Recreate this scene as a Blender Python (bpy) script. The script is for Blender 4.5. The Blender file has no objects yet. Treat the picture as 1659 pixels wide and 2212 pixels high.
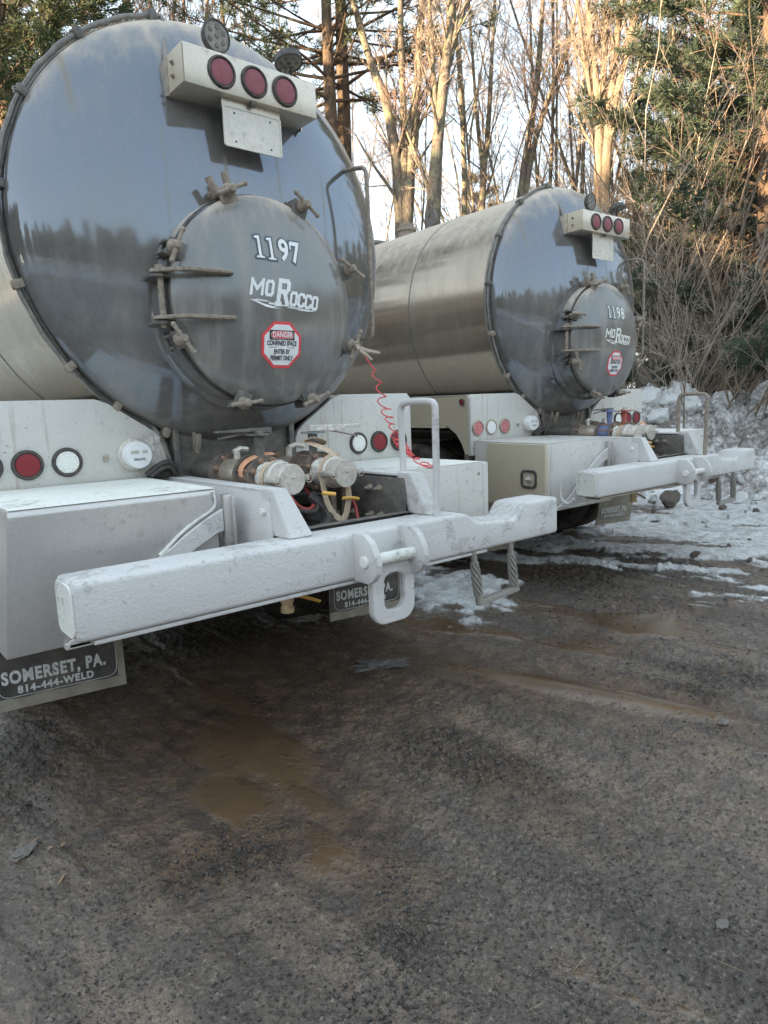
import bpy, bmesh, math, random
import numpy as np
from mathutils import Vector, Matrix
SC = bpy.context.scene
COL = SC.collection
R = math.radians
PI = math.pi

# ---------------------------------------------------------------- camera, sky, sun, exposure
cam_d = bpy.data.cameras.new("camera"); cam = bpy.data.objects.new("camera", cam_d); COL.objects.link(cam)
SC.camera = cam
cr = Vector((0.768, -0.640, -0.036)); cu = Vector((0.124, 0.093, 0.988)); cb = Vector((-0.629, -0.763, 0.151))
cb.normalize(); cr = (cr - cb * cr.dot(cb)).normalized(); cu = cb.cross(cr)
CAM = Vector((-1.589, -3.05, 1.332))
cam.matrix_world = Matrix(((cr.x, cu.x, cb.x, CAM.x), (cr.y, cu.y, cb.y, CAM.y), (cr.z, cu.z, cb.z, CAM.z), (0, 0, 0, 1)))
cam_d.sensor_fit = 'VERTICAL'; cam_d.sensor_height = 36; cam_d.lens = 1475.73 / 2212 * 36
cam_d.clip_start = 0.05; cam_d.clip_end = 2000
FPX = 1475.73
def pxdir(px, py):
    return (cr * ((px - 829.5) / FPX) - cu * ((py - 1106) / FPX) - cb)
def at(px, py, dist):
    """point on the sight line through (px, py) at a horizontal distance from the camera"""
    d = pxdir(px, py); return CAM + d * (dist / math.hypot(d.x, d.y))

SUN_AZ, SUN_EL = R(-84), R(9.5)          # azimuth from +Y towards +X
world = bpy.data.worlds.new("World"); SC.world = world; world.use_nodes = True
wn = world.node_tree; wn.nodes.clear()
sky = wn.nodes.new('ShaderNodeTexSky'); sky.sky_type = 'NISHITA'; sky.sun_disc = False
sky.sun_elevation = SUN_EL; sky.sun_rotation = SUN_AZ
sky.air_density = 1.0; sky.dust_density = 0.25; sky.ozone_density = 1.6
bg = wn.nodes.new('ShaderNodeBackground'); bg.inputs[1].default_value = 0.15
wo = wn.nodes.new('ShaderNodeOutputWorld')
gam = wn.nodes.new('ShaderNodeGamma'); gam.inputs[1].default_value = .30
tint = wn.nodes.new('ShaderNodeMix'); tint.data_type = 'RGBA'; tint.blend_type = 'MULTIPLY'; tint.inputs[0].default_value = 1; tint.inputs[7].default_value = (.90, .925, .935, 1)
wn.links.new(sky.outputs[0], gam.inputs[0]); wn.links.new(gam.outputs[0], tint.inputs[6]); wn.links.new(tint.outputs[2], bg.inputs[0])
wn.links.new(bg.outputs[0], wo.inputs[0])
sd = bpy.data.lights.new("sun", 'SUN'); sd.energy = 2.3; sd.angle = R(0.5); sd.color = (1.0, 0.74, 0.46)
sun = bpy.data.objects.new("sun", sd); COL.objects.link(sun)
sdir = Vector((math.sin(SUN_AZ) * math.cos(SUN_EL), math.cos(SUN_AZ) * math.cos(SUN_EL), math.sin(SUN_EL)))
sun.rotation_euler = sdir.to_track_quat('Z', 'Y').to_euler()
SC.view_settings.view_transform = 'Standard'; SC.view_settings.look = 'None'
SC.view_settings.exposure = 3.32; SC.view_settings.gamma = 1.0
SC.cycles.max_bounces = 6

# ---------------------------------------------------------------- materials
def S(r, g, b):
    f = lambda c: ((c / 255 + 0.055) / 1.055) ** 2.4 if c > 10 else c / 255 / 12.92
    return (f(r), f(g), f(b), 1)
class NT:
    def __init__(s, name):
        s.m = bpy.data.materials.new(name); s.m.use_nodes = True; s.t = s.m.node_tree; s.t.nodes.clear()
        s.out = s.n('ShaderNodeOutputMaterial'); s.tc = s.n('ShaderNodeTexCoord')
    def n(s, k, **kw):
        o = s.t.nodes.new(k)
        for a, v in kw.items(): setattr(o, a, v)
        return o
    def l(s, a, b): s.t.links.new(a, b)
    def vec(s, scale=(1, 1, 1), src='Object', loc=(0, 0, 0)):
        m = s.n('ShaderNodeMapping'); m.inputs['Scale'].default_value = scale; m.inputs['Location'].default_value = loc
        s.l(s.tc.outputs[src], m.inputs['Vector']); return m.outputs[0]
    def noise(s, scale, detail=4, rough=.55, vec=None, dist=0):
        o = s.n('ShaderNodeTexNoise'); o.inputs['Scale'].default_value = scale; o.inputs['Detail'].default_value = detail
        o.inputs['Roughness'].default_value = rough; o.inputs['Distortion'].default_value = dist
        s.l(vec if vec is not None else s.tc.outputs['Object'], o.inputs['Vector']); return o.outputs[0]
    def voro(s, scale, vec=None, feature='F1', out='Distance'):
        o = s.n('ShaderNodeTexVoronoi', feature=feature); o.inputs['Scale'].default_value = scale
        s.l(vec if vec is not None else s.tc.outputs['Object'], o.inputs['Vector']); return o.outputs[out]
    def ramp(s, f, stops):
        o = s.n('ShaderNodeValToRGB'); e = o.color_ramp.elements
        while len(e) < len(stops): e.new(.5)
        for i, (p, c) in enumerate(stops):
            e[i].position = p; e[i].color = c if isinstance(c, tuple) else (c, c, c, 1)
        s.l(f, o.inputs[0]); return o.outputs[0]
    def mix(s, f, a, b, mode='MIX'):
        o = s.n('ShaderNodeMix', data_type='RGBA', blend_type=mode)
        for v, i in ((f, 0), (a, 6), (b, 7)):
            if hasattr(v, 'links'): s.l(v, o.inputs[i])
            else: o.inputs[i].default_value = v
        return o.outputs[2]
    def math(s, op, a, b=0.0, clamp=False):
        o = s.n('ShaderNodeMath', operation=op, use_clamp=clamp)
        for v, i in ((a, 0), (b, 1)):
            if hasattr(v, 'links'): s.l(v, o.inputs[i])
            else: o.inputs[i].default_value = v
        return o.outputs[0]
    def sep(s, v):
        o = s.n('ShaderNodeSeparateXYZ'); s.l(v, o.inputs[0]); return o.outputs
    def bump(s, h, strength=.3, dist=.01, prev=None):
        o = s.n('ShaderNodeBump'); o.inputs['Strength'].default_value = strength; o.inputs['Distance'].default_value = dist
        s.l(h, o.inputs['Height'])
        if prev is not None: s.l(prev, o.inputs['Normal'])
        return o.outputs[0]
    def bsdf(s, color, rough=.5, metal=0, normal=None, spec=.5, coat=0, **kw):
        b = s.n('ShaderNodeBsdfPrincipled')
        for v, k in ((color, 'Base Color'), (rough, 'Roughness'), (metal, 'Metallic'), (spec, 'Specular IOR Level'), (coat, 'Coat Weight')):
            if hasattr(v, 'links'): s.l(v, b.inputs[k])
            else: b.inputs[k].default_value = v
        for k, v in kw.items(): b.inputs[k.replace('_', ' ')].default_value = v
        if normal is not None: s.l(normal, b.inputs['Normal'])
        s.l(b.outputs[0], s.out.inputs[0]); s.b = b; return s.m

DUST = (.175, .172, .165, 1)
DUSTTOP = (.33, .30, .26, 1)
K = lambda c, k=1.3: tuple(min(.86, v * k * w_) for v, w_ in zip(c[:3], (1.22, 1.14, 1.06))) + (1,)
def m_tank(name, base, dusty, top=True, coat_r=.13, streak=.5, fogr=.3, met=.85, DUST=DUST):
    t = NT(name)
    n1 = t.noise(1.6, 5, .6)
    st = t.noise(1.0, 4, .6, t.vec((14, 14, .9)))
    fine = t.noise(60, 2)
    amt = t.math('ADD', t.math('MULTIPLY', t.ramp(n1, [(.35, 0.0), (.75, 1.0)]), dusty), t.math('MULTIPLY', t.ramp(st, [(.48, 0.0), (.75, 1.0)]), streak * dusty * 1.6))
    amt = t.math('ADD', amt, dusty * .55); up = None
    if top:
        nz = t.sep(t.tc.outputs['Normal'])[2]
        up = t.ramp(t.math('ADD', nz, t.math('MULTIPLY', t.math('SUBTRACT', st, .5), .7)), [(.38, 0.0), (.92, .85)])
        amt = t.math('ADD', amt, up)
    amt = t.math('ADD', amt, t.math('MULTIPLY', t.math('SUBTRACT', fine, .5), .10))
    spots = t.ramp(t.voro(42), [(.0, 1.0), (.085, 1.0), (.11, 0.0)])
    spots = t.math('MULTIPLY', spots, t.ramp(t.noise(2.3, 2), [(.52, 0.0), (.7, .45)]))
    amt = t.math('ADD', amt, spots, True)
    DUST = K(DUST, 1.75); base = K(base, 1.55); col = DUST
    if up is not None: col = t.mix(up, DUST, K(DUSTTOP, 1.6))
    if 'head' in name:
        o_ = t.sep(t.tc.outputs['Object'])
        for cx_, w_, z0_, z1_, k_ in ((-.66, .020, 2.45, 2.86, .55), (-.10, .012, 2.18, 2.42, .5), (.16, .014, 2.20, 2.60, .35), (-.36, .010, 2.0, 2.5, .25), (.42, .012, 1.9, 2.5, .3)):
            dx_ = t.math('DIVIDE', t.math('ABSOLUTE', t.math('ADD', o_[0], t.math('ADD', t.math('MULTIPLY', st, .012), -cx_))), w_)
            f_ = t.math('MULTIPLY', t.ramp(dx_, [(.25, 1.0), (1.0, 0.0)]), t.math('MULTIPLY', t.ramp(t.math('DIVIDE', t.math('SUBTRACT', o_[2], z0_), z1_ - z0_), [(0.0, 0.0), (.35, k_), (.9, k_), (1.0, 0.0)]), t.ramp(n1, [(.3, .5), (.6, 1.0)])))
            col = t.mix(f_, col, (.17, .155, .115, 1)); amt = t.math('ADD', amt, f_, True)
        low_ = t.math('MULTIPLY', t.ramp(t.noise(3.5, 5, .65), [(.45, 0.0), (.7, .5)]), t.ramp(t.math('SUBTRACT', 2.0, o_[2]), [(.0, 0.0), (.8, 1.0)])); amt = t.math('ADD', amt, low_, True)
    bmp = t.bump(t.noise(2.2, 2, .4), .05, .02)
    g = t.n('ShaderNodeBsdfPrincipled'); g.inputs['Base Color'].default_value = base; g.inputs['Metallic'].default_value = met
    t.l(t.math('ADD', t.math('MULTIPLY', amt, fogr), coat_r, True), g.inputs['Roughness']); t.l(bmp, g.inputs['Normal'])
    d = t.n('ShaderNodeBsdfPrincipled'); d.inputs['Roughness'].default_value = .75; d.inputs['Specular IOR Level'].default_value = .2
    if hasattr(col, 'links'): t.l(col, d.inputs['Base Color'])
    else: d.inputs['Base Color'].default_value = col
    mx = t.n('ShaderNodeMixShader'); t.l(amt, mx.inputs[0]); t.l(g.outputs[0], mx.inputs[1]); t.l(d.outputs[0], mx.inputs[2]); t.l(mx.outputs[0], t.out.inputs[0])
    return t.m
def m_paint(name, base, rough=.5, grit=.25, dust=.35, dustc=(.62, .60, .56, 1), rust=.0, gs=160, metal=0, spec=.5, dark=None):
    t = NT(name); base = K(base, 1.65); dustc = K(dustc, 1.55)
    big = t.noise(3.2, 5, .62); fine = t.noise(gs, 3, .6); med = t.noise(22, 5, .7)
    c = t.mix(t.math('MULTIPLY', t.ramp(big, [(.38, 0.0), (.68, 1.0)]), dust), base, dustc)
    dk = dark or tuple(v * .45 for v in base[:3]) + (1,)
    c = t.mix(t.math('MULTIPLY', t.ramp(t.math('MULTIPLY', med, t.ramp(big, [(.3, .8), (.7, 1.1)])), [(.56, 0.0), (.72, 1.0)]), .55), c, dk)
    if rust:
        st = t.noise(1, 5, .7, t.vec((16, 16, 1.3)))
        c = t.mix(t.math('MULTIPLY', t.ramp(st, [(.58, 0.0), (.74, 1.0)]), rust), c, (.28, .19, .11, 1))
        pit = t.ramp(t.noise(70, 3, .7), [(.66, 0.0), (.71, 1.0)])
        c = t.mix(t.math('MULTIPLY', pit, min(1, rust * 1.2)), c, (.16, .12, .09, 1))
    c = t.mix(t.ramp(fine, [(.35, .18), (.65, 0.0)]), c, dk)
    nrm = t.bump(fine, grit, .002)
    nrm = t.bump(med, grit * .8, .006, nrm)
    return t.bsdf(c, t.math('ADD', t.math('MULTIPLY', big, .2), rough - .1, True), metal, nrm, spec)
def m_simple(name, base, rough=.5, metal=0, var=.35, scale=30, bump=.15, spec=.5, second=None):
    base = K(base, 1.6); second = K(second, 1.6) if second else None
    t = NT(name); n = t.noise(scale, 5, .65)
    c2 = second or tuple(v * (1 - var) for v in base[:3]) + (1,)
    c = t.mix(t.ramp(n, [(.35, 0.0), (.65, 1.0)]), base, c2)
    return t.bsdf(c, rough, metal, t.bump(n, bump, .004), spec)

M = {}
M['head'] = m_tank('sky_tinted_gloss_head_paint', (.075, .10, .138, 1), .34, True, .045, .25, .12, .95)  # blue of the reflected sky is put into the base colour
M['lid'] = m_tank('black_gloss_lid_paint', (.07, .088, .105, 1), .50, True, .09, .45, .2, .9)
M['barrel'] = m_tank('brown_gloss_barrel_paint', (.23, .21, .17, 1), .44, True, .11, .25, .2, .85, (.165, .158, .138, 1))
M['barrel_dark'] = m_tank('dark_barrel_paint', (.23, .205, .17, 1), .36, True, .10, .22, .2, .85, (.15, .142, .125, 1))
M['fender'] = m_paint('silver_fender_paint', (.31, .325, .325, 1), .38, .12, .5, (.41, .41, .39, 1), .75, 200)
M['beige'] = m_paint('glow_tinted_fender_side', (.275, .255, .205, 1), .42, .1, .3, (.38, .35, .29, 1), .15, 200)  # warm glow from the west is put into this side colour
M['box'] = m_paint('smooth_silver_box_paint', (.28, .29, .30, 1), .34, .06, .7, (.36, .365, .365, 1), .08, 120, .55)
def m_grit(name, base, patchc, amount, rough=.7):
    base = K(base, 1.62); patchc = K(patchc, 1.7)
    t = NT(name); big = t.noise(4.5, 5, .7); mid = t.noise(30, 6, .75); fine = t.noise(170, 4, .75); v = t.voro(120)
    pm = t.ramp(t.math('ADD', t.math('MULTIPLY', big, .65), t.math('MULTIPLY', mid, .35)), [(.55, 0.0), (.66, .8)])
    c = t.mix(t.ramp(t.noise(2.1, 3), [(.35, 0.0), (.65, .6)]), base, tuple(v_ * .86 for v_ in base[:3]) + (1,))
    spk = t.ramp(fine, [(.40, 1.0), (.56, 0.0)])
    c = t.mix(t.math('MULTIPLY', pm, t.math('ADD', t.math('MULTIPLY', spk, .7), .2)), c, patchc)
    c = t.mix(t.math('MULTIPLY', t.ramp(t.noise(60, 3, .7), [(.63, 0.0), (.70, 1.0)]), amount), c, (.20, .18, .16, 1))
    c = t.mix(t.math('MULTIPLY', spk, amount * .22), c, patchc)
    h = t.math('MULTIPLY', t.math('ADD', fine, t.math('MULTIPLY', v, .6)), t.math('ADD', t.math('MULTIPLY', pm, 1.0), .30))
    return t.bsdf(c, rough, 0, t.bump(h, .9, .0055, t.bump(mid, .5, .006)), .4)
M['bumper'] = m_grit('gritty_salted_bumper_paint', (.345, .36, .375, 1), (.24, .235, .225, 1), .34)
M['salt'] = m_grit('salt_crusted_steel', (.50, .49, .46, 1), (.22, .20, .175, 1), .7, .85)
M['rust'] = m_simple('rusty_steel', (.115, .10, .087, 1), .75, 0, .5, 60, .5, .4, (.20, .18, .155, 1))
M['bolt'] = m_simple('rusty_bolt_steel', (.20, .125, .085, 1), .7, 0, .5, 90, .4, .4, (.11, .085, .07, 1))
M['dark'] = m_simple('dark_dusty_metal', (.045, .047, .05, 1), .5, 0, .5, 25, .2, .5, (.10, .095, .085, 1))
M['flange'] = m_simple('dark_flange_steel', (.05, .05, .052, 1), .55, .2, .5, 35, .3, .5, (.13, .105, .085, 1))
M['steel'] = m_simple('dusty_stainless_steel', (.30, .28, .25, 1), .4, .5, .4, 40, .15, .5, (.20, .18, .155, 1))
M['alu'] = m_simple('cast_aluminium', (.36, .37, .36, 1), .5, .4, .3, 50, .2, .5, (.27, .26, .24, 1))
M['white'] = m_simple('chipped_white_paint', (.46, .46, .44, 1), .6, 0, .4, 45, .2, .5, (.22, .21, .20, 1))
M['barpaint'] = m_paint('stained_light_bar_metal', (.30, .30, .28, 1), .34, .12, .8, (.42, .395, .34, 1), .25, 130, .45)
M['plate'] = m_paint('oxidised_plate_metal', (.30, .31, .30, 1), .5, .3, .8, (.46, .46, .43, 1), .1, 90, .2)
M['rubber'] = m_simple('black_rubber', (.025, .025, .027, 1), .6, 0, .3, 50, .2, .4, (.06, .057, .052, 1))
M['tyre'] = m_simple('tyre_rubber', (.02, .02, .021, 1), .8, 0, .3, 14, .3, .3, (.06, .053, .045, 1))
M['flap'] = m_simple('dusty_flap_rubber', (.028, .028, .029, 1), .65, 0, .4, 6, .15, .4, (.085, .08, .075, 1))
M['flapedge'] = m_simple('muddy_flap_edge', (.20, .19, .165, 1), .7, 0, .3, 12, .2)
M['letters'] = m_simple('worn_flap_lettering', (.62, .58, .49, 1), .7, 0, .3, 60, .1)
M['decal'] = m_simple('white_vinyl_decal', (.72, .73, .71, 1), .4, 0, .1, 60, .02)
M['decal_line'] = m_simple('blue_grey_decal_outline', (.035, .05, .065, 1), .4, 0, .1, 60, .02)
M['decal_dusty'] = m_simple('dusty_decal', (.52, .50, .47, 1), .5, 0, .2, 60, .02)
M['signred'] = m_simple('red_sign_vinyl', (.48, .045, .06, 1), .45, 0, .15, 40, .02)
M['signblack'] = m_simple('black_sign_vinyl', (.02, .02, .022, 1), .45, 0, .1, 40, .02)
M['lensred'] = m_simple('dusty_red_lens', (.15, .012, .02, 1), .32, 0, .3, 120, .25, .5, (.11, .012, .018, 1))
M['lensredd'] = m_simple('very_dusty_red_lens', (.36, .16, .17, 1), .6, 0, .3, 60, .2, .5, (.22, .06, .07, 1))
M['lensbar'] = m_simple('matte_red_bar_lens', (.115, .025, .038, 1), .4, 0, .25, 30, .1, .5, (.15, .038, .05, 1))
M['lenswhite'] = m_simple('ribbed_white_lens', (.62, .66, .58, 1), .3, 0, .2, 90, .2, .5, (.48, .52, .44, 1))
M['lampface'] = m_simple('dirty_lamp_glass', (.075, .075, .07, 1), .45, 0, .5, 30, .1, .5, (.17, .165, .15, 1))
M['meterface'] = m_simple('meter_face_print', (.66, .66, .62, 1), .35, 0, .05, 30, .02)
M['lcd'] = m_simple('grey_display', (.26, .27, .26, 1), .3, 0, .1, 30, .02)
M['blue'] = m_simple('blue_valve_paint', (.05, .085, .22, 1), .5, 0, .3, 40, .2, .5, (.12, .13, .18, 1))
M['red'] = m_simple('red_valve_paint', (.30, .05, .04, 1), .5, 0, .3, 40, .2, .5, (.22, .10, .08, 1))
M['teal'] = m_simple('dusty_teal_paint', (.09, .12, .14, 1), .55, 0, .3, 40, .2, .5, (.16, .165, .16, 1))
M['yellow'] = m_simple('yellow_grip', (.42, .25, .05, 1), .45, 0, .3, 40, .1, .5, (.42, .26, .06, 1))
M['brass'] = m_simple('dusty_brass', (.36, .29, .18, 1), .5, .3, .3, 50, .2)
M['orange'] = m_simple('faded_orange_webbing', (.34, .17, .11, 1), .85, 0, .3, 80, .4, .3, (.40, .24, .15, 1))
M['web'] = m_simple('dirty_tan_webbing', (.36, .30, .23, 1), .9, 0, .3, 90, .5, .3, (.24, .20, .16, 1))
M['coil'] = m_simple('red_cable_jacket', (.48, .05, .06, 1), .4, 0, .3, 20, .05)
M['cable'] = m_simple('grey_dusty_conduit', (.075, .078, .08, 1), .55, 0, .3, 30, .1, .5, (.14, .135, .125, 1))
M['rope'] = m_simple('salted_wire_rope', (.17, .17, .165, 1), .7, 0, .3, 90, .4, .5, (.14, .14, .13, 1))
M['hose_red'] = m_simple('red_hose', (.25, .05, .045, 1), .5, 0, .3, 20, .05)

# ---------------------------------------------------------------- mesh helpers
def rmat(axis):
    a = Vector(axis).normalized(); return a.to_track_quat('Z', 'Y').to_matrix()
class MB:
    def __init__(s): s.bm = bmesh.new()
    def _add(s, verts, faces):
        vs = [s.bm.verts.new(v) for v in verts]
        for f in faces:
            try: s.bm.faces.new([vs[i] for i in f])
            except ValueError: pass
        return vs
    def box(s, c, d, bev=0.0, rot=None, seg=2):
        vs = s._add([Vector((x * d[0] / 2, y * d[1] / 2, z * d[2] / 2)) for x in (-1, 1) for y in (-1, 1) for z in (-1, 1)],
                    [(0, 1, 3, 2), (4, 6, 7, 5), (0, 4, 5, 1), (2, 3, 7, 6), (0, 2, 6, 4), (1, 5, 7, 3)])
        if bev:
            es = list({e for v in vs for e in v.link_edges})
            r = bmesh.ops.bevel(s.bm, geom=es, offset=bev, segments=seg, affect='EDGES', profile=.5)
            vs = list({v for f in r['faces'] for v in f.verts} | {v for v in vs if v.is_valid})
        m = rot.to_4x4() if rot is not None else Matrix.Identity(4)
        m = Matrix.Translation(Vector(c)) @ m
        for v in vs: v.co = m @ v.co
        return s
    def lathe(s, prof, o, axis, seg=24, cap=True):
        """prof: list of (radius, distance along axis)"""
        m = rmat(axis); o = Vector(o); rings = []
        for r, h in prof:
            rings.append([s.bm.verts.new(o + m @ Vector((r * math.cos(2 * PI * i / seg), r * math.sin(2 * PI * i / seg), h))) for i in range(seg)])
        for a, b in zip(rings, rings[1:]):
            for i in range(seg):
                j = (i + 1) % seg; s.bm.faces.new((a[i], a[j], b[j], b[i]))
        if cap:
            s.bm.faces.new(rings[0][::-1]); s.bm.faces.new(rings[-1])
        return s
    def cyl(s, p0, p1, r0, r1=None, seg=20, bev=0):
        p0 = Vector(p0); p1 = Vector(p1); L = (p1 - p0).length; r1 = r0 if r1 is None else r1
        pr = [(r0, 0), (r1, L)] if not bev else [(r0 - bev, 0), (r0, bev), (r1, L - bev), (r1 - bev, L)]
        return s.lathe(pr, p0, p1 - p0, seg)
    def tube(s, pts, r, seg=8, smooth=0, closed=False, flat=None, up=None):
        pts = [Vector(p) for p in pts]
        for _ in range(smooth):
            q = [pts[0]]
            for a, b in zip(pts, pts[1:]): q += [a * .75 + b * .25, a * .25 + b * .75]
            q.append(pts[-1]); pts = q
        n = len(pts); rings = []
        nrm = None
        for i, p in enumerate(pts):
            t = (pts[min(i + 1, n - 1)] - pts[max(i - 1, 0)])
            if closed: t = pts[(i + 1) % n] - pts[(i - 1) % n]
            t.normalize()
            if nrm is None:
                nrm = t.orthogonal().normalized() if up is None else (Vector(up) - t * Vector(up).dot(t)).normalized()
            else: nrm = (nrm - t * nrm.dot(t)).normalized()
            bn = t.cross(nrm)
            rr = r[i] if isinstance(r, (list, tuple)) and len(r) == n else (r if not isinstance(r, (list, tuple)) else r[0] + (r[-1] - r[0]) * i / (n - 1))
            fl = 1 if flat is None else flat
            rings.append([s.bm.verts.new(p + nrm * (rr * fl * math.cos(2 * PI * k / seg)) + bn * (rr * math.sin(2 * PI * k / seg))) for k in range(seg)])
        rng = list(zip(rings, rings[1:])) + ([(rings[-1], rings[0])] if closed else [])
        for a, b in rng:
            for k in range(seg):
                j = (k + 1) % seg; s.bm.faces.new((a[k], a[j], b[j], b[k]))
        if not closed:
            s.bm.faces.new(rings[0][::-1]); s.bm.faces.new(rings[-1])
        return s
    def prism(s, poly, f, d0, d1, bev=0, seg=2):
        """poly of 2-D points; f(u, v, d) -> 3-D point"""
        a = [s.bm.verts.new(f(u, v, d0)) for u, v in poly]; b = [s.bm.verts.new(f(u, v, d1)) for u, v in poly]
        n = len(poly); fs = [s.bm.faces.new(a[::-1]), s.bm.faces.new(b)]
        for i in range(n):
            j = (i + 1) % n; fs.append(s.bm.faces.new((a[i], a[j], b[j], b[i])))
        bmesh.ops.recalc_face_normals(s.bm, faces=fs)
        if bev:
            es = list({e for v in a + b for e in v.link_edges})
            bmesh.ops.bevel(s.bm, geom=es, offset=bev, segments=seg, affect='EDGES', profile=.5)
        return s
    def ringprism(s, outer, inner, f, d0, d1):
        n = len(outer); L = [[s.bm.verts.new(f(u, v, d)) for u, v in lp] for lp in (outer, inner) for d in (d0, d1)]
        o0, o1, i0, i1 = L
        for k in range(n):
            j = (k + 1) % n
            for q in ((o0[k], o0[j], o1[j], o1[k]), (i0[j], i0[k], i1[k], i1[j]), (o0[j], o0[k], i0[k], i0[j]), (o1[k], o1[j], i1[j], i1[k])): s.bm.faces.new(q)
        return s
    def sphere(s, c, r, seg=12, sc=(1, 1, 1)):
        res = bmesh.ops.create_uvsphere(s.bm, u_segments=seg, v_segments=seg // 2 + 2, radius=r)
        for v in res['verts']: v.co = Vector((v.co.x * sc[0], v.co.y * sc[1], v.co.z * sc[2])) + Vector(c)
        return s
    def bolt(s, c, axis, r=.012, h=.01, shank=0):
        s.lathe([(r, 0), (r, h * .8), (r * .85, h)], c, axis, 6)
        if shank: s.lathe([(r * .5, h), (r * .5, h + shank)], c, axis, 8)
        return s
    def build(s, name, mat, parent=None, label=None, ang=35, smooth=True):
        me = bpy.data.meshes.new(name)
        if not isinstance(mat, (list, tuple)): bmesh.ops.recalc_face_normals(s.bm, faces=s.bm.faces[:])
        s.bm.to_mesh(me); s.bm.free()
        if smooth:
            me.polygons.foreach_set('use_smooth', [True] * len(me.polygons))
            me.set_sharp_from_angle(angle=R(ang))
        for m in (mat if isinstance(mat, (list, tuple)) else [mat]): me.materials.append(m)
        o = bpy.data.objects.new(name, me); COL.objects.link(o)
        if parent is not None: o.parent = parent
        if label: o['label'] = label
        return o
def thing(name, label, cat, loc=(0, 0, 0), group=None):
    o = bpy.data.objects.new(name, None); COL.objects.link(o); o.location = loc; o.empty_display_size = .3
    tag(o, label, cat, group); return o
def tag(o, label=None, cat=None, group=None, kind=None):
    for k, v in (('label', label), ('category', cat), ('group', group), ('kind', kind)):
        if v: o[k] = v
    return o
XZ = lambda u, v, d: (u, d, v)
YZ = lambda u, v, d: (d, u, v)
XY = lambda u, v, d: (u, v, d)
def rrect(w, h, r, n=8, cx=0, cy=0):
    pts = []
    for qx, qy, a0 in ((1, 1, 0), (-1, 1, 90), (-1, -1, 180), (1, -1, 270)):
        for k in range(n + 1):
            a = R(a0 + 90 * k / n); pts.append((cx + qx * (w / 2 - r) + r * math.cos(a), cy + qy * (h / 2 - r) + r * math.sin(a)))
    return pts
def text_verts(body, size, offset=0.0, sx=1.0, shear=0.0, align='CENTER', space=1.0):
    cu_ = bpy.data.curves.new('t', 'FONT'); cu_.body = body; cu_.size = size; cu_.offset = offset; cu_.shear = shear
    cu_.align_x = align; cu_.space_character = space; cu_.align_y = 'CENTER'; cu_.resolution_u = 4; cu_.fill_mode = 'FRONT'
    ob = bpy.data.objects.new('t', cu_); COL.objects.link(ob)
    dg = bpy.context.evaluated_depsgraph_get(); me = ob.evaluated_get(dg).to_mesh()
    vs = [(v.co.x * sx, v.co.y) for v in me.vertices]; fs = [tuple(p.vertices) for p in me.polygons]
    ob.evaluated_get(dg).to_mesh_clear(); bpy.data.objects.remove(ob); bpy.data.curves.remove(cu_)
    return vs, fs
def put_text(mb, body, size, f, cx, cy, **kw):
    vs, fs = text_verts(body, size, **kw)
    mb._add([f(x + cx, y + cy) for x, y in vs], fs); return mb
# ---------------------------------------------------------------- the tank truck (rear end modelled in full; y grows towards the cab)
RT, ZT = 0.915, 2.12
def head_y(r): return -.30 * max(0.0, 1 - (r / RT) ** 2) ** .6
DR, DZ = .430, 1.80
def lid_y(x, z):
    r = min(math.hypot(x, z - DZ) / DR, 1)
    return -.388 - .105 * (1 - r * r) ** .75
def on_lid(off): return lambda x, z: (x, lid_y(x, z) - off, z)
GLYPH1 = [(-.30, .40), (-.30, .47), (.02, .52), (.08, .52), (.10, -.40), (.30, -.44), (.30, -.50), (-.30, -.50), (-.30, -.44), (-.10, -.40), (-.10, .36)]
def grow(poly, d):
    c = [sum(p[0] for p in poly) / len(poly), sum(p[1] for p in poly) / len(poly)]
    out = []; n = len(poly)
    area = sum(poly[i][0] * poly[(i + 1) % n][1] - poly[(i + 1) % n][0] * poly[i][1] for i in range(n))
    sg = 1 if area > 0 else -1
    for i in range(n):
        a, b, e = Vector(poly[i - 1]), Vector(poly[i]), Vector(poly[(i + 1) % n])
        n1 = Vector(((b - a).y, -(b - a).x)).normalized() * sg; n2 = Vector(((e - b).y, -(e - b).x)).normalized() * sg
        q = (n1 + n2); q = q / max(.5, q.dot(n1) )
        out.append((b.x + q.x * d, b.y + q.y * d))
    return out

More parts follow.
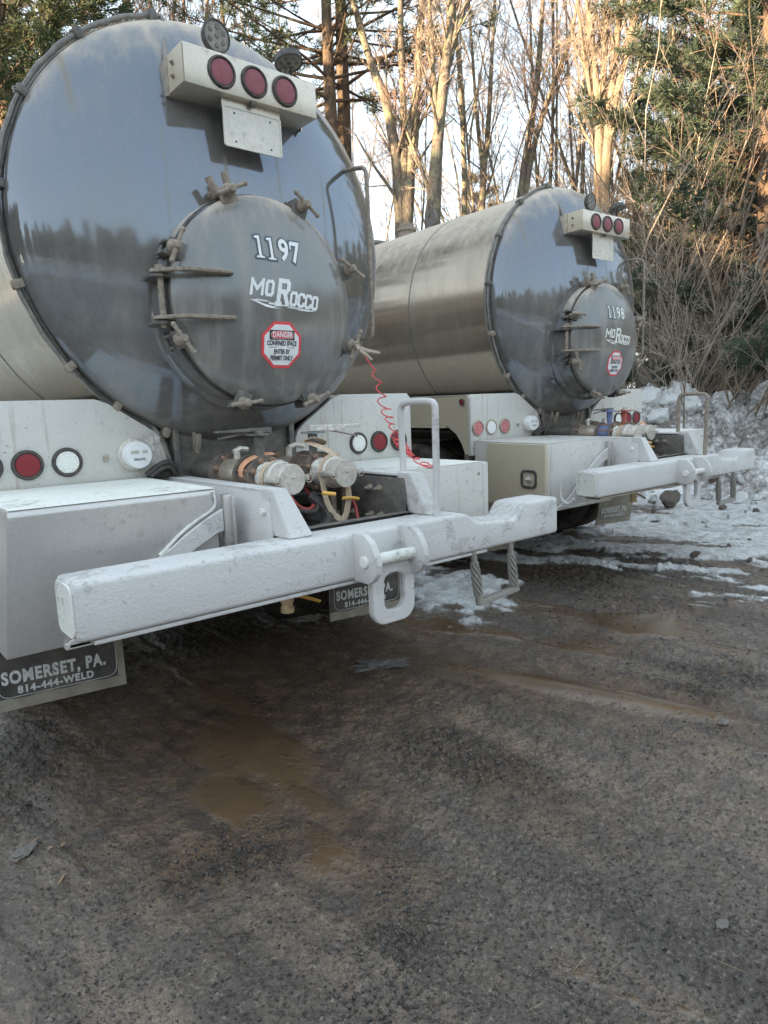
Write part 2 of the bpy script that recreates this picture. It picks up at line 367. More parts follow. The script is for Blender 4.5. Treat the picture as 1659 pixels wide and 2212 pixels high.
def latch(truck, ang, hrot, stub=False):
    ca, sa = math.cos(ang), math.sin(ang); rad = Vector((ca, 0, sa)); tan = Vector((-sa, 0, ca)); yy = Vector((0, -1, 0))
    C = Vector((0, 0, DZ)); m3 = Matrix((rad, tan, yy)).transposed()
    mb = MB()
    mb.box(C + rad * .437 + Vector((0, -.395, 0)), (.085, .075, .02), .006, m3)       # lug on the lid
    for s in (-1, 1): mb.box(C + rad * .468 + tan * (.024 * s) + Vector((0, -.335, 0)), (.035, .012, .075), .003, m3)
    mb.cyl(C + rad * .472 + tan * -.04 + Vector((0, -.318, 0)), C + rad * .472 + tan * .04 + Vector((0, -.318, 0)), .009, seg=10)
    if stub:
        for s in (-1, 1): mb.cyl(C + rad * .46 + tan * (.03 * s) + Vector((0, -.37, 0)), C + rad * .53 + tan * (.04 * s) + Vector((0, -.37, 0)), .016, seg=10)
    L = mb.build('latch', M['dark'] if not stub else M['rust'], truck)
    h = MB(); c0 = C + rad * .458
    h.cyl(c0 + Vector((0, -.36, 0)), c0 + Vector((0, -.445, 0)), .011, seg=10)
    h.lathe([(.026, 0), (.028, .008), (.020, .022), (.017, .05), (.012, .056)], c0 + Vector((0, -.405, 0)), yy, 14)
    hd = Vector((math.cos(hrot), .0, math.sin(hrot))); p = c0 + Vector((0, -.440, 0))
    h.tube([p - hd * .063, p + hd * .063 + Vector((0, -.012, 0))], [.0095, .0085], 8)
    h.sphere(p - hd * .063, .0115, 8); h.sphere(p + hd * .063 + Vector((0, -.012, 0)), .0115, 8)
    h.build('handle', M['rust'], L)
    return L

def round_light(truck, c, lens, r=.048, axis=(0, -1, 0), ring=None, ribs=False, rim=.061):
    g = MB().lathe([(rim * .8, -.002), (rim, 0), (rim, .004), (rim * .93, .012), (r + .003, .013), (r - .001, .006), (r - .001, -.002)], c, axis, 28, False)
    g = g.build('marker_light', ring or M['rubber'], truck)
    l = MB().lathe([(r, .003), (r * .97, .008), (r * .6, .0105), (.004, .011)], c, axis, 24)
    if ribs:
        for i in range(-3, 4):
            for j in range(-3, 4):
                u, v = i * .0145 + (j % 2) * .007, j * .0125
                if math.hypot(u, v) < r * .86: l.sphere(Vector(c) + Vector((u, -.0095, v)), .0072, 6, (1, .5, 1))
    l.build('lens', lens, g)
    return g

def flange(mb, c, r, t):
    return mb.lathe([(r * .99, 0), (r, .002), (r, t - .002), (r * .99, t)], c, (0, -1, 0), 28)
def bolts_ring(mb, c, r, n, size, face, nutside=True):
    for k in range(n):
        a = 2 * PI * (k + .5) / n; mb.bolt((c[0] + r * math.cos(a), c[1], c[2] + r * math.sin(a)), (0, -1 * face, 0), size, size * .95, size * .8 if not nutside else .003)

def make_truck(num, rnd, label, variant):
    v2 = variant == 2
    T = thing('tank_truck', label, 'truck')
    P = lambda mb, name, m, lab=None, par=T, **k: mb.build(name, m, par, lab, **k)
    # ---- tank
    b = MB(); L = 6.0
    b.lathe([(RT, 0.0), (RT, 2.0), (RT, 4.0), (RT, L - .02), (RT, L), (RT * .93, L + .12), (RT * .6, L + .26), (.02, L + .3)], (0, 0, ZT), (0, 1, 0), 96, False)
    P(b, 'tank_barrel', M['barrel'] if not v2 else M['barrel_dark'], ang=50)
    for y_ in (.955, 3.2): P(MB().lathe([(RT - .001, -.008), (RT + .003, -.004), (RT + .003, .004), (RT - .001, .008)], (0, y_, ZT), (0, 1, 0), 96, False), 'weld_seam', M['dark'])
    b = MB(); prof = []
    for i in range(33):
        r = RT * math.sin(PI / 2 * (1 - i / 32)) if i < 32 else .01
        prof.append((max(r, .004), -head_y(r)))
    prof = [(RT + .006, -.03), (RT + .007, -.004), (RT + .002, .004)] + prof
    b.lathe(prof, (0, 0, ZT), (0, -1, 0), 96, False)
    P(b, 'tank_head', M['head'], ang=50)
    b = MB()   # weld hoop band behind the head
    b.lathe([(RT + .001, .028), (RT + .012, .03), (RT + .012, .052), (RT + .001, .054)], (0, 0, ZT), (0, 1, 0), 96, False)
    P(b, 'rim_band', M['cable'])
    def rimp(a, r=RT + .020, y=.0): return (r * math.cos(R(a)), y, ZT + r * math.sin(R(a)))
    b = MB()
    pts = [(-.30, -.20, 2.745), (-.29, -.175, 2.79), (-.265, -.12, 2.87), (-.235, -.055, 2.955), (-.21, -.01, 3.02)] + [rimp(a, RT + .02 + .004 * math.sin(a * .9)) for a in range(106, 244, 4)]
    pts += [(-.40, -.01, 1.275), (-.365, -.015, 1.19), (-.345, -.02, 1.12), (-.335, -.02, 1.0)]
    b.tube(pts, .0105, 8, 1)
    P(b, 'conduit', M['cable'])
    b = MB(); b.tube([rimp(a, RT + .012 + .008 * math.sin(a * 1.7), -.012) for a in range(150, 246, 4)] + [(-.36, -.01, 1.24), (-.33, .0, 1.1)], .006, 6, 1)
    P(b, 'thin_cable', M['rubber'])
    for a in (106, 128, 150, 173, 196, 218, 233, 248):
        b = MB(); rot = Matrix.Rotation(-R(a), 3, 'Y')
        b.box(rimp(a, RT + .016, .004), (.042, .05, .036), .006, rot)
        b.box(rimp(a, RT + .034, -.004), (.014, .03, .024), .003, rot)
        P(b, 'conduit_clamp', M['rust'] if a > 190 else M['dark'])
    # saddle / sump under the tank
    b = MB(); b.box((0, .35, 1.13), (.66, .70, .40), .02); b.box((-.31, -.0, 1.12), (.03, .05, .30), .004); b.box((.31, -.0, 1.12), (.03, .05, .30), .004)
    P(b, 'tank_saddle', M['dark'])
    for s, x in ((-1, -.235), (1, .10)):
        b = MB(); b.prism([(-.03, 1.16), (-.03, 1.29), (-.06, 1.20)], YZ, x, x + .012, 0); b.box((x, -.09, 1.2), (.02, .02, .09), .003, Matrix.Rotation(R(20), 3, 'X'))
        P(b, 'gusset', M['rust'])
    # lifting lug and vents on the top
    b = MB(); a0 = rrect(.15, .15, .07, 6, 1.39, 3.075); i0 = rrect(.06, .06, .029, 6, 1.39, 3.085)
    b.ringprism(a0, i0, YZ, -.25, -.225); P(b, 'lifting_lug', M['dark'])
    b = MB(); b.lathe([(.085, -.1), (.085, .02), (.10, .02), (.10, .05), (.075, .05), (.075, .085), (.05, .09)], (-.20, 1.80, 3.03), (0, 0, 1), 20); P(b, 'vent_cap', M['rust'])
    b = MB(); b.lathe([(.25, -.06), (.25, .03), (.27, .03), (.27, .05), (.2, .08), (.02, .09)], (-.05, 2.6, 3.02), (0, 0, 1), 28)
    P(b, 'top_hatch', M['dark'])
    # ---- manway neck, lid, latches, hinge
    b = MB(); b.lathe([(.452, -.0), (.452, .20), (.449, .345), (.41, .345)], (0, 0, DZ), (0, -1, 0), 72, False)
    b.lathe([(.466, .19), (.462, .215), (.452, .228)], (0, 0, DZ), (0, -1, 0), 72, False)
    P(b, 'manway_neck', M['head'])
    b = MB(); prof = [(.42, .345), (DR + .004, .35), (DR + .006, .383)]
    for i in range(17):
        r = DR * math.cos(PI / 2 * i / 16); prof.append((max(r, .003), .388 + .105 * (1 - (r / DR) ** 2) ** .75))
    b.lathe(prof, (0, 0, DZ), (0, -1, 0), 72, False)
    lid = P(b, 'manway_lid', M['lid'], ang=50)
    b = MB(); b.lathe([(.444, .340), (.447, .349), (.440, .352)], (0, 0, DZ), (0, -1, 0), 72, False); P(b, 'gasket', M['rubber'])
    rots = [(-111, 8), (-66, 25), (202, -55), (157, 70), (112, 28), (66, -40), (22, -35), (-22, 65)]
    if v2: rots = [(-111, -25), (-66, 3), (202, -70), (157, 0), (112, 20), (66, -60), (22, 60), (-22, 40)]
    for a, hr in rots: latch(T, R(a), R(hr + rnd.uniform(-4, 4)), stub=(a == 112))
    for z in (1.889, 1.712):
        b = MB(); poly = [(-.50, -.345), (-.475, -.315), (-.44, -.325), (-.43, -.43), (-.30, -.445), (-.215, -.45), (-.205, -.475), (-.22, -.50), (-.40, -.485), (-.485, -.41), (-.508, -.37)]
        b.prism(poly, XY, z - .007, z + .007, .002, 1); h = P(b, 'hinge_arm', M['rust'], par=lid)
        b = MB(); zz = z + (-.018 if z < 1.8 else -.016)
        b.prism([(-.42, -.25), (-.42, -.38), (-.47, -.40), (-.51, -.37), (-.50, -.27), (-.46, -.24)], XY, zz - .006, zz + .006); P(b, 'hinge_ear', M['dark'])
    b = MB(); b.cyl((-.468, -.368, 1.675), (-.468, -.368, 1.905), .012, seg=12); b.cyl((-.468, -.368, 1.899), (-.468, -.368, 1.912), .019, seg=12); P(b, 'hinge_pin', M['rust'])
    # ---- lettering
    W = M['decal'] if not v2 else M['decal_dusty']
    for off, mat_, g, nm in ((.0016, M['decal_line'], .0068, 'number_outline'), (.0028, W, 0.0, 'number_decal')):
        b = MB(); x0 = -.066
        for k, ch in enumerate(num):
            cx = (-.078, -.024, .033, .092)[k]; cz = 2.006 - k * .0035
            if ch == '1':
                pl = [(cx + u * .062, cz + v * .090) for u, v in GLYPH1]
                if g: pl = grow(pl, g)
                f = on_lid(off); vs = [f(*q) for q in pl]
                b._add(vs, [list(range(len(vs)))])
            else:
                put_text(b, ch, .124, on_lid(off), cx + .003, cz, offset=.0030 + g, sx=.82)
                if ch == '7':
                    pl = [(cx - .024, cz + .044), (cx - .018, cz + .044), (cx - .017, cz + .018), (cx - .024, cz + .014)]
                    if g: pl = grow(pl, g)
                    f = on_lid(off + .0002); b._add([f(*q) for q in pl], [[0, 1, 2, 3]])
        bmesh.ops.triangulate(b.bm, faces=b.bm.faces[:]); b.build(nm, mat_, lid, smooth=False)
    b = MB(); f = on_lid(.0028)
    def glyph(cx, cz, w, h, segs, th, sh=.22):
        for (x0, z0, x1, z1) in segs:
            a = Vector((x0 * w, z0 * h)); e = Vector((x1 * w, z1 * h)); d = (e - a).normalized(); n = Vector((-d.y, d.x)) * th; a -= d * th * .8; e += d * th * .8
            q = [a + n, a - n, e - n, e + n]
            b._add([f(cx + p.x + (p.y) * sh, cz + p.y) for p in q], [[0, 1, 2, 3]])
    # heavy italic logotype: strokes in a unit cell
    GM = [(-.42, -.5, -.42, .5), (-.42, .45, 0, -.15), (0, -.15, .42, .45), (.42, .5, .42, -.5)]
    GO = [(-.28, -.32, -.28, .32), (.28, -.32, .28, .32), (-.18, .46, .18, .46), (-.18, -.46, .18, -.46), (-.28, .32, -.18, .46), (.28, .32, .18, .46), (-.28, -.32, -.18, -.46), (.28, -.32, .18, -.46)]
    GC = [(-.28, -.32, -.28, .32), (-.18, .46, .2, .46), (-.18, -.46, .2, -.46), (-.28, .32, -.18, .46), (-.28, -.32, -.18, -.46), (.28, .40, .28, .26), (.28, -.40, .28, -.26)]
    GR = [(-.25, -.5, -.25, .5), (-.25, .47, .22, .47), (.30, .38, .30, .12), (-.25, .02, .22, .02), (.08, .0, .32, -.5), (-.36, -.5, -.14, -.5)]
    glyph(-.108, 1.843, .058, .060, GM, .0062); glyph(-.052, 1.840, .052, .060, GO, .0066)
    glyph(.012, 1.828, .078, .098, GR, .0095)
    glyph(.062, 1.804, .048, .054, GO, .0064); glyph(.102, 1.801, .046, .054, GC, .0064); glyph(.140, 1.798, .046, .054, GC, .0064); glyph(.178, 1.795, .046, .054, GO, .0064)
    b._add([f(x, z) for x, z in [(-.145, 1.790), (-.112, 1.794), (-.070, 1.790), (-.058, 1.784), (-.064, 1.775), (.09, 1.768), (.185, 1.760), (.135, 1.757), (-.05, 1.760), (-.075, 1.764), (-.082, 1.772), (-.10, 1.779)]], [list(range(12))])
    bmesh.ops.triangulate(b.bm, faces=b.bm.faces[:]); b.build('logo_decal', W, lid, smooth=False)
    # octagonal warning sign
    cz = 1.612; oc = lambda r: [(r * 1.02 * math.cos(R(22.5 + 45 * k)), cz + r * math.sin(R(22.5 + 45 * k))) for k in range(8)]
    def patch(name, poly, off, m, par):
        q = MB(); ff = on_lid(off); n = len(poly); c = (sum(p[0] for p in poly) / n, sum(p[1] for p in poly) / n)
        vs = [ff(*c)] + [ff(c[0] + (p[0] - c[0]) * .5, c[1] + (p[1] - c[1]) * .5) for p in poly] + [ff(*p) for p in poly]
        fc = [(0, 1 + i, 1 + (i + 1) % n) for i in range(n)] + [(1 + i, 1 + n + i, 1 + n + (i + 1) % n, 1 + (i + 1) % n) for i in range(n)]
        q._add(vs, fc); return q.build(name, m, par, smooth=False)
    patch('warning_sign', oc(.103), .0022, M['signred'], lid)
    patch('sign_panel', oc(.090), .0030, M['decal'], lid)
    patch('danger_panel', rrect(.122, .040, .001, 2, 0, cz + .040), .0042, M['signblack'], lid)
    patch('danger_oval', rrect(.110, .031, .0152, 6, 0, cz + .040), .0052, M['decal'], lid)
    patch('danger_red', rrect(.107, .028, .0139, 6, 0, cz + .040), .0062, M['signred'], lid)
    b = MB(); put_text(b, 'DANGER', .029, on_lid(.0075), 0, cz + .040, offset=.0009, sx=.84); b.build('danger_text', M['decal'], lid, smooth=False)
    b = MB(); fo = on_lid(.0042)
    put_text(b, 'CONFINED SPACE', .027, fo, 0, cz + .006, offset=.0008, sx=.66)
    put_text(b, 'ENTER BY', .027, fo, 0, cz - .029, offset=.0008, sx=.66)
    put_text(b, 'PERMIT ONLY', .027, fo, 0, cz - .055, offset=.0008, sx=.66)
    b._add([fo(x, z) for x, z in ((-.062, cz - .0115), (.062, cz - .0115), (.062, cz - .0095), (-.062, cz - .0095))], [[0, 1, 2, 3]])
    b.build('sign_text', M['signblack'], lid, smooth=False)
    # ---- light bar
    b = MB(); b.prism([(-.39, 2.605), (-.205, 2.605), (-.205, 2.614), (-.205, 2.752), (-.39, 2.752)], YZ, -.312, .302, .005, 2)
    bar = P(b, 'light_bar', M['barpaint'])
    b = MB(); b.box((-.3145, -.297, 2.679), (.003, .175, .142), .001); P(b, 'end_plate', M['beige'], par=bar)  # warm light on the bar's end is put into the plate colour
    for z in (2.655, 2.705):
        b = MB().bolt((-.316, -.30, z), (-1, 0, 0), .009, .008, .006); P(b, 'bolt', M['rust'], par=bar)
    for x in (-.318, .312):
        b = MB(); b.prism([(-.25, 2.60), (-.12, 2.63), (-.12, 2.735), (-.25, 2.745)], YZ, x - .003, x + .003); P(b, 'bar_bracket', M['steel'], par=bar)
    for x in (-.154, -.007, .140):
        round_light(T, (x, -.390, 2.678), M['lensbar'], .049, rim=.062)
    b = MB(); b.box((-.006, -.352, 2.585), (.275, .004, .045), .001, Matrix.Rotation(R(3), 3, 'X')); P(b, 'plate_hanger', M['barpaint'], par=bar)
    b = MB(); b.prism(rrect(.275, .158, .012, 4, -.006, 2.497), XZ, -.3575, -.3535); pl = P(b, 'plate_panel', M['plate'], par=bar)
    b = MB(); b.ringprism(rrect(.275, .158, .012, 4, -.006, 2.497), rrect(.262, .146, .010, 4, -.006, 2.497), XZ, -.3600, -.3575); P(b, 'plate_edge', M['plate'], par=bar)
    for x, z in ((-.09, 2.552), (.078, 2.552), (-.09, 2.442), (.078, 2.442)): P(MB().cyl((x, -.3585, z), (x, -.3570, z), .0045, seg=8), 'screw_hole', M['signblack'], par=bar)
    b = MB(); b.lathe([(.013, 0), (.015, .01), (.01, .02)], (-.01, -.375, 2.606), (0, 0, -1), 10); P(b, 'plate_lamp', M['dark'], par=bar)
    for (c, tilt, yaw) in (((-.135, -.335, 2.838), -4, 4), ((.205, -.335, 2.828), -76, 6)):
        ax = Vector((0, -1, 0)); ax = Matrix.Rotation(R(yaw), 3, 'Z') @ (Matrix.Rotation(R(-tilt), 3, 'X') @ ax); c = Vector(c)
        b = MB(); b.lathe([(.03, -.045), (.055, -.03), (.061, -.012), (.063, 0), (.061, .004), (.056, .004)], c, ax, 28, False)
        lamp = P(b, 'work_lamp', M['rubber'])
        b = MB().lathe([(.056, .0), (.03, .001), (.003, .001)], c, ax, 24); P(b, 'lamp_glass', M['lampface'], par=lamp)
        b = MB(); mm = rmat(ax)
        for k in range(7):
            rr = .034 if k < 6 else 0; q = c + mm @ Vector((rr * math.cos(k * PI / 3 + .5), rr * math.sin(k * PI / 3 + .5), .002)); b.lathe([(.010, 0), (.008, .002)], q, ax, 10)
        P(b, 'lamp_reflector', M['dark'], par=lamp)
        b = MB(); b.cyl((c.x, c.y + .025, 2.75), (c.x, c.y + .025, 2.80), .012, seg=10)
        for s in (-1, 1): b.box((c.x + s * .022, c.y + .02, 2.785), (.005, .02, .06), .001)
        P(b, 'lamp_bracket', M['dark'], par=lamp)
    # hose rail at the right of the head
    b = MB(); pr = []
    pts = [(.60, -.13, 2.505), (.620, -.29, 2.490), (.624, -.315, 2.475), (.626, -.325, 2.44), (.628, -.325, 1.72), (.628, -.315, 1.688), (.626, -.29, 1.677), (.62, -.13, 1.684)]
    b.tube(pts, .0105, 10, 1); P(b, 'grab_rail', M['rust'])
    # ---- rear panels, fenders
    pl = [(-1.160, .95), (-1.160, 1.385), (-1.135, 1.411), (-.655, 1.411), (-.60, 1.392), (-.41, 1.265), (-.37, 1.228), (-.353, 1.19), (-.353, 1.125), (-.365, 1.098), (-.40, 1.088), (-.455, 1.07), (-.47, 1.04), (-.47, .95)]
    b = MB(); b.prism(pl, XZ, -.02, .012, .004, 2); pL = P(b, 'rear_panel', M['fender'])
    pr_ = [(-x - .02, z) for x, z in pl]
    b = MB(); b.prism(pr_, XZ, -.02, .012, .004, 2); pR = P(b, 'rear_panel', M['fender'])
    for s in (-1, 1):
        ox = -1.163 if s < 0 else 1.143
        b = MB(); pts = [(.012, .95), (.04, .95)]
        pts += [(.23 + .20 * math.cos(a) - .0, .95 + .0) for a in []]
        pts = [(.013, .95), (.036, .95), (.07, 1.03), (.13, 1.11), (.235, 1.172), (.26, 1.178), (3.2, 1.178), (3.2, 1.405), (.013, 1.405)]
        b.prism(pts, YZ, ox, ox + .012 * (-s)); P(b, 'fender_side', M['beige'])
        b = MB(); b.box(((ox + s * -.28), 1.61, 1.400), (.56, 3.18, .016), .003); P(b, 'fender_top', M['fender'])
        b = MB(); b.box((ox - s * .018, 1.7, 1.165), (.05, 2.9, .02), .003); P(b, 'fender_lip', M['beige'])
        b = MB(); b.box((s * .70, 1.6, 1.12), (.70, 3.0, .02)); b.box((s * .40, 1.6, 1.2), (.02, 3.0, .40)); P(b, 'wheel_arch', M['dark'])
    if v2 or True:
        round_light(T, (-1.164, .06, 1.355), M['lensred'], .019, (-1, 0, 0), rim=.026)
    for i, x in enumerate((-1.087, -.939, -.788)):
        if not v2: round_light(T, (x, -.022, 1.155), (M['lensred'], M['lensred'], M['lenswhite'])[i], .047, ribs=(i == 2))
        else: round_light(T, (x, -.022, 1.155), (M['lensredd'], M['meterface'], M['lensredd'])[i], .049, ring=M['steel'], rim=.060)
    for i, x in enumerate((.740, .889, 1.036)):
        round_light(T, (x, -.022, 1.142), (M['lenswhite'], M['lensred'], M['lensred'])[i], .047, ribs=(i == 0))
    # meter
    b = MB(); b.lathe([(.074, 0), (.074, .008), (.068, .014), (.060, .016)], (-.508, -.020, 1.166), (0, -1, 0), 28)
    for a in (100, 220, 340): b.bolt((-.508 + .068 * math.cos(R(a)), -.030, 1.166 + .068 * math.sin(R(a))), (0, -1, 0), .006, .006)
    met = P(b, 'level_meter', M['alu'])
    b = MB(); b.lathe([(.060, .014), (.059, .060), (.055, .066), (.045, .067)], (-.508, -.020, 1.166), (0, -1, 0), 28); P(b, 'meter_glass', M['meterface'], par=met)
    b = MB(); b.box((-.527, -.0878, 1.180), (.034, .001, .014)); b.box((-.483, -.0878, 1.180), (.022, .001, .014)); P(b, 'meter_display', M['lcd'], par=met)
    b = MB(); ft = lambda x, z: (x, -.0882, z); put_text(b, 'SEELEVEL', .013, ft, -.508, 1.148, sx=1.0, offset=.0003); P(b, 'meter_text', M['signblack'], par=met, smooth=False)
    b = MB(); b.box((-.43, -.024, 1.17), (.012, .008, .15), .002)
    for k, z in enumerate((1.225, 1.19, 1.15, 1.115)): b.cyl((-.423, -.030, z - .015), (-.423, -.030, z + .015), .006, seg=8)
    for z in (1.225, 1.115): b.box((-.405, -.024, z), (.035, .006, .03), .001); b.bolt((-.402, -.027, z), (0, -1, 0), .006, .004)
    P(b, 'panel_hinge', M['fender'])
    b = MB(); b.box((-.632, -.027, 1.16), (.022, .012, .026), .003); b.bolt((-.632, -.033, 1.166), (0, -1, 0), .006, .006); P(b, 'panel_latch', M['steel'])
    b = MB(); b.box((-.38, -.03, 1.075), (.10, .03, .03), .006); b.tube([(-.47, -.05, 1.075), (-.40, -.06, 1.125), (-.345, -.05, 1.12), (-.325, -.03, 1.06), (-.32, -.03, .98)], .014, 8, 2)
    b.tube([(-.46, -.07, 1.068), (-.40, -.075, 1.105), (-.355, -.065, 1.10), (-.335, -.04, 1.03)], .010, 8, 2); P(b, 'rubber_hose', M['rubber'])
    # ---- tool boxes
    if not v2:
        b = MB(); pr1 = [(-.715, .595), (-.715, 1.038), (-.711, 1.050), (-.700, 1.058), (-.03, 1.058), (-.03, .595)]
        b.prism(pr1, lambda u, v, d: (d - (.05 * (1.058 - v) / .46 if d < -1 else 0), u, v), -1.160, -.468, .004, 2)
        bx = P(b, 'toolbox', M['box'])
        b = MB(); b.prism([(-.706, 1.0582), (-.035, 1.0582), (-.035, 1.0625), (-.696, 1.0625)], YZ, -1.158, -.47); P(b, 'salt_crust', M['salt'], par=bx)
        b = MB(); b.tube([(-.480, -.717, 1.050), (-.473, -.718, 1.02), (-.476, -.718, .992), (-.50, -.718, .975), (-.56, -.718, .947), (-.62, -.718, .91), (-.66, -.718, .875), (-.70, -.718, .845)], [.004, .007], 8, 1, flat=None); P(b, 'paint_seam', M['salt'], par=bx)
    else:
        b = MB(); b.box((-.80, -.372, .83), (.66, .682, .45), .004); bx = P(b, 'toolbox', M['fender'])
        b = MB(); b.box((-1.148, -.455, .83), (.03, .545, .445), .006); dr = P(b, 'toolbox_door', M['beige'], par=bx)
        b = MB(); b.ringprism(rrect(.14, .13, .035, 6, -.588, .81), rrect(.108, .098, .026, 6, -.588, .81), YZ, -1.172, -1.163); P(b, 'handle_ring', M['rubber'], par=bx)
        b = MB(); b.box((-1.168, -.588, .81), (.006, .025, .06), .002); b.cyl((-1.18, -.575, .81), (-1.18, -.62, .81), .011, seg=10); P(b, 'handle', M['alu'], par=bx)
        b = MB(); b.box((-.80, -.372, 1.0585), (.66, .68, .006), .001); P(b, 'salt_crust', M['fender'], par=bx)
    b = MB(); b.box((.69, -.36, .82), (.66, .66, .44), .005); rb = P(b, 'toolbox', M['fender'])
    b = MB(); b.box((.69, -.36, 1.0425), (.655, .655, .004), .001); P(b, 'salt_crust', M['salt'], par=rb)
    b = MB(); b.box((1.052, -.40, .815), (.045, .56, .445), .008); P(b, 'toolbox_door', M['fender'], par=rb)
    b = MB()
    for x, z in ((.99, .985), (.99, .65)): P(MB().bolt((x, -.690, z), (0, -1, 0), .008, .004), 'screw', M['steel'], par=rb)
    # gusset arc, bracket, lower frame
    b = MB(); up = [(-.452, .985), (-.49, .968), (-.532, .947), (-.607, .904), (-.655, .870), (-.71, .840), (-.80, .76), (-.86, .70), (-.92, .655), (-1.03, .612)]
    lo = [(-1.03, .590), (-.90, .590), (-.84, .62), (-.78, .67), (-.66, .79), (-.60, .83), (-.565, .852), (-.522, .873), (-.485, .892), (-.452, .90)]
    b.prism(up + lo, XZ, -.735, -.720, .003, 1); P(b, 'gusset_plate', M['bumper'])
    b = MB(); b.box((-.434, -.728, .935), (.034, .03, .20), .003); b.box((-.420, -.745, .935), (.008, .03, .19), .002); P(b, 'angle_bracket', M['box'])
    b = MB(); b.box((-.72, -.70, .596), (.64, .07, .02), .004); P(b, 'box_rail', M['fender']); b = MB(); b.box((.70, -.68, .596), (.64, .07, .02), .004); P(b, 'box_rail', M['fender'])
    for s in (-1, 1):
        b = MB(); xo = s * .362; xi = s * .292
        b.box(((xo + s * -.005), .965, .90), (.010, 3.77, .30), .002); b.box(((xo + xi) / 2, .965, 1.050), (.070, 3.77, .012), .003); b.box(((xo + xi) / 2, .965, .756), (.070, 3.77, .012), .003)
        rail = P(b, 'chassis_rail', M['bumper'])
        if s > 0: P(MB().box((xi + .001, -.43, .950), (.008, .96, .175), .002), 'rail_web', M['dark'], par=rail)
        # horn plates sloping down to the bumper
        b = MB()
        x0, x1, x2, x3 = (-.366, -.302, -.246, -.350) if s < 0 else (.288, .366, .386, .318)
        vs = [(x0, -.945, 1.0585), (x1, -.945, 1.0585), (x1 + .012, -.955, 1.020), (x2, -1.022, .886), (x3, -1.022, .886)]
        bk = [(x0, -.86, 1.0585), (x1, -.86, 1.0585), (x1 + .008, -.86, 1.02), (x2 - .01, -.90, .886), (x3, -.90, .886)]
        v = b._add(vs + bk, [(0, 1, 2, 3, 4), (9, 8, 7, 6, 5), (0, 5, 6, 1), (1, 6, 7, 2), (2, 7, 8, 3), (3, 8, 9, 4), (4, 9, 5, 0)])
        bmesh.ops.recalc_face_normals(b.bm, faces=b.bm.faces[:])
        bmesh.ops.bevel(b.bm, geom=b.bm.edges[:], offset=.004, segments=2, affect='EDGES')
        P(b, 'frame_horn', M['bumper'])
    b = MB(); b.bolt((-.363, -.876, .975), (-1, 0, 0), .014, .012)
    P(b, 'bolt', M['salt'])
    for y, z in ((-.686, .985), (-.755, .985), (-.56, .865), (-.687, .865), (-.758, .867), (-.45, .985)):
        b = MB(); b.lathe([(.016, 0), (.016, .006), (.012, .006), (.012, .02)], (.288, y, z), (-1, 0, 0), 10); b.cyl((.268, y, z), (.252, y, z), .006, seg=8); P(b, 'frame_bolt', M['steel'])
    b = MB(); b.box((0, -.905, .893), (.60, .05, .008), .001, Matrix.Rotation(R(-10), 3, 'X')); b.box((0, -.885, .83), (.66, .012, .13), .002); P(b, 'splash_strip', M['dark'])
    b = MB(); b.box((0, -.30, .76), (.70, 1.1, .02)); b.box((0, -.05, .9), (.6, .03, .3)); P(b, 'crossmember', M['dark'])
    # ---- bumper beam
    b = MB(); prof = [(-1.095, .712), (1.090, .712), (1.090, .886), (.842, .886), (.820, .872), (.782, .828), (.765, .819), (.545, .836), (.520, .842), (.480, .875), (.462, .885), (-1.095, .885)]
    b.prism(prof, XZ, -1.102, -.925, .017, 3); bm_ = P(b, 'bumper_beam', M['bumper'])
    b = MB(); b.prism(rrect(.155, .155, .03, 4, -1.0135, .7985), YZ, -1.101, -1.094, .002, 1); P(b, 'end_cap', M['salt'], par=bm_)
    b = MB(); b.box((-.225, -1.03, .703), (1.65, .12, .014), .004); P(b, 'under_lip', M['rust' if v2 else 'bumper'], par=bm_)
    b = MB()
    for i in range(12):
        for j in range(6):
            x = .560 + i * .0185; y = -1.078 + j * .026
            z = .819 + (.765 - x) * .0773 + .0012
            sl = math.atan(-.0773)
            if x > .775: continue
            rot = Matrix.Rotation(sl * -1, 3, 'Y') @ Matrix.Rotation(R(45 if (i + j) % 2 else -45), 3, 'Z')
            b.box((x, y, z), (.022, .0045, .004), .0012, rot, 1)
    for i in range(3):
        for j in range(6):
            x = .789 + i * .0135; y = -1.078 + j * .026; z = .8365 + (x - .789) * 1.15 + .001
            rot = Matrix.Rotation(-math.atan(1.15), 3, 'Y') @ Matrix.Rotation(R(45 if (i + j) % 2 else -45), 3, 'Z')
            b.box((x, y, z), (.022, .0045, .004), .0012, rot, 1)
    P(b, 'tread_plate', M['bumper'], par=bm_)
    # tow hitch
    def ear(x):
        q = MB(); pts = [(-1.10, .888), (-1.165, .888), (-1.205, .860), (-1.228, .82), (-1.235, .785), (-1.228, .75), (-1.205, .722), (-1.18, .710), (-1.10, .712)]
        q.prism(pts, YZ, x, x + .028, .003, 2); return q
    for x in (-.135, .092): P(ear(x), 'hitch_ear', M['bumper'])
    b = MB(); b.cyl((-.146, -1.170, .790), (.128, -1.170, .790), .0225, seg=20, bev=.003); P(b, 'hitch_pin', M['salt'])
    b = MB(); b.ringprism(rrect(.208, .250, .062, 8, .008, .660), rrect(.096, .142, .036, 8, .010, .654), XZ, -1.156, -1.128)
    bmesh.ops.recalc_face_normals(b.bm, faces=b.bm.faces[:]); bmesh.ops.bevel(b.bm, geom=[e for e in b.bm.edges if e.is_boundary is False and len(e.link_faces) == 2 and e.calc_face_angle() > 1.2], offset=.004, segments=2, affect='EDGES')
    P(b, 'tow_loop', M['bumper'])
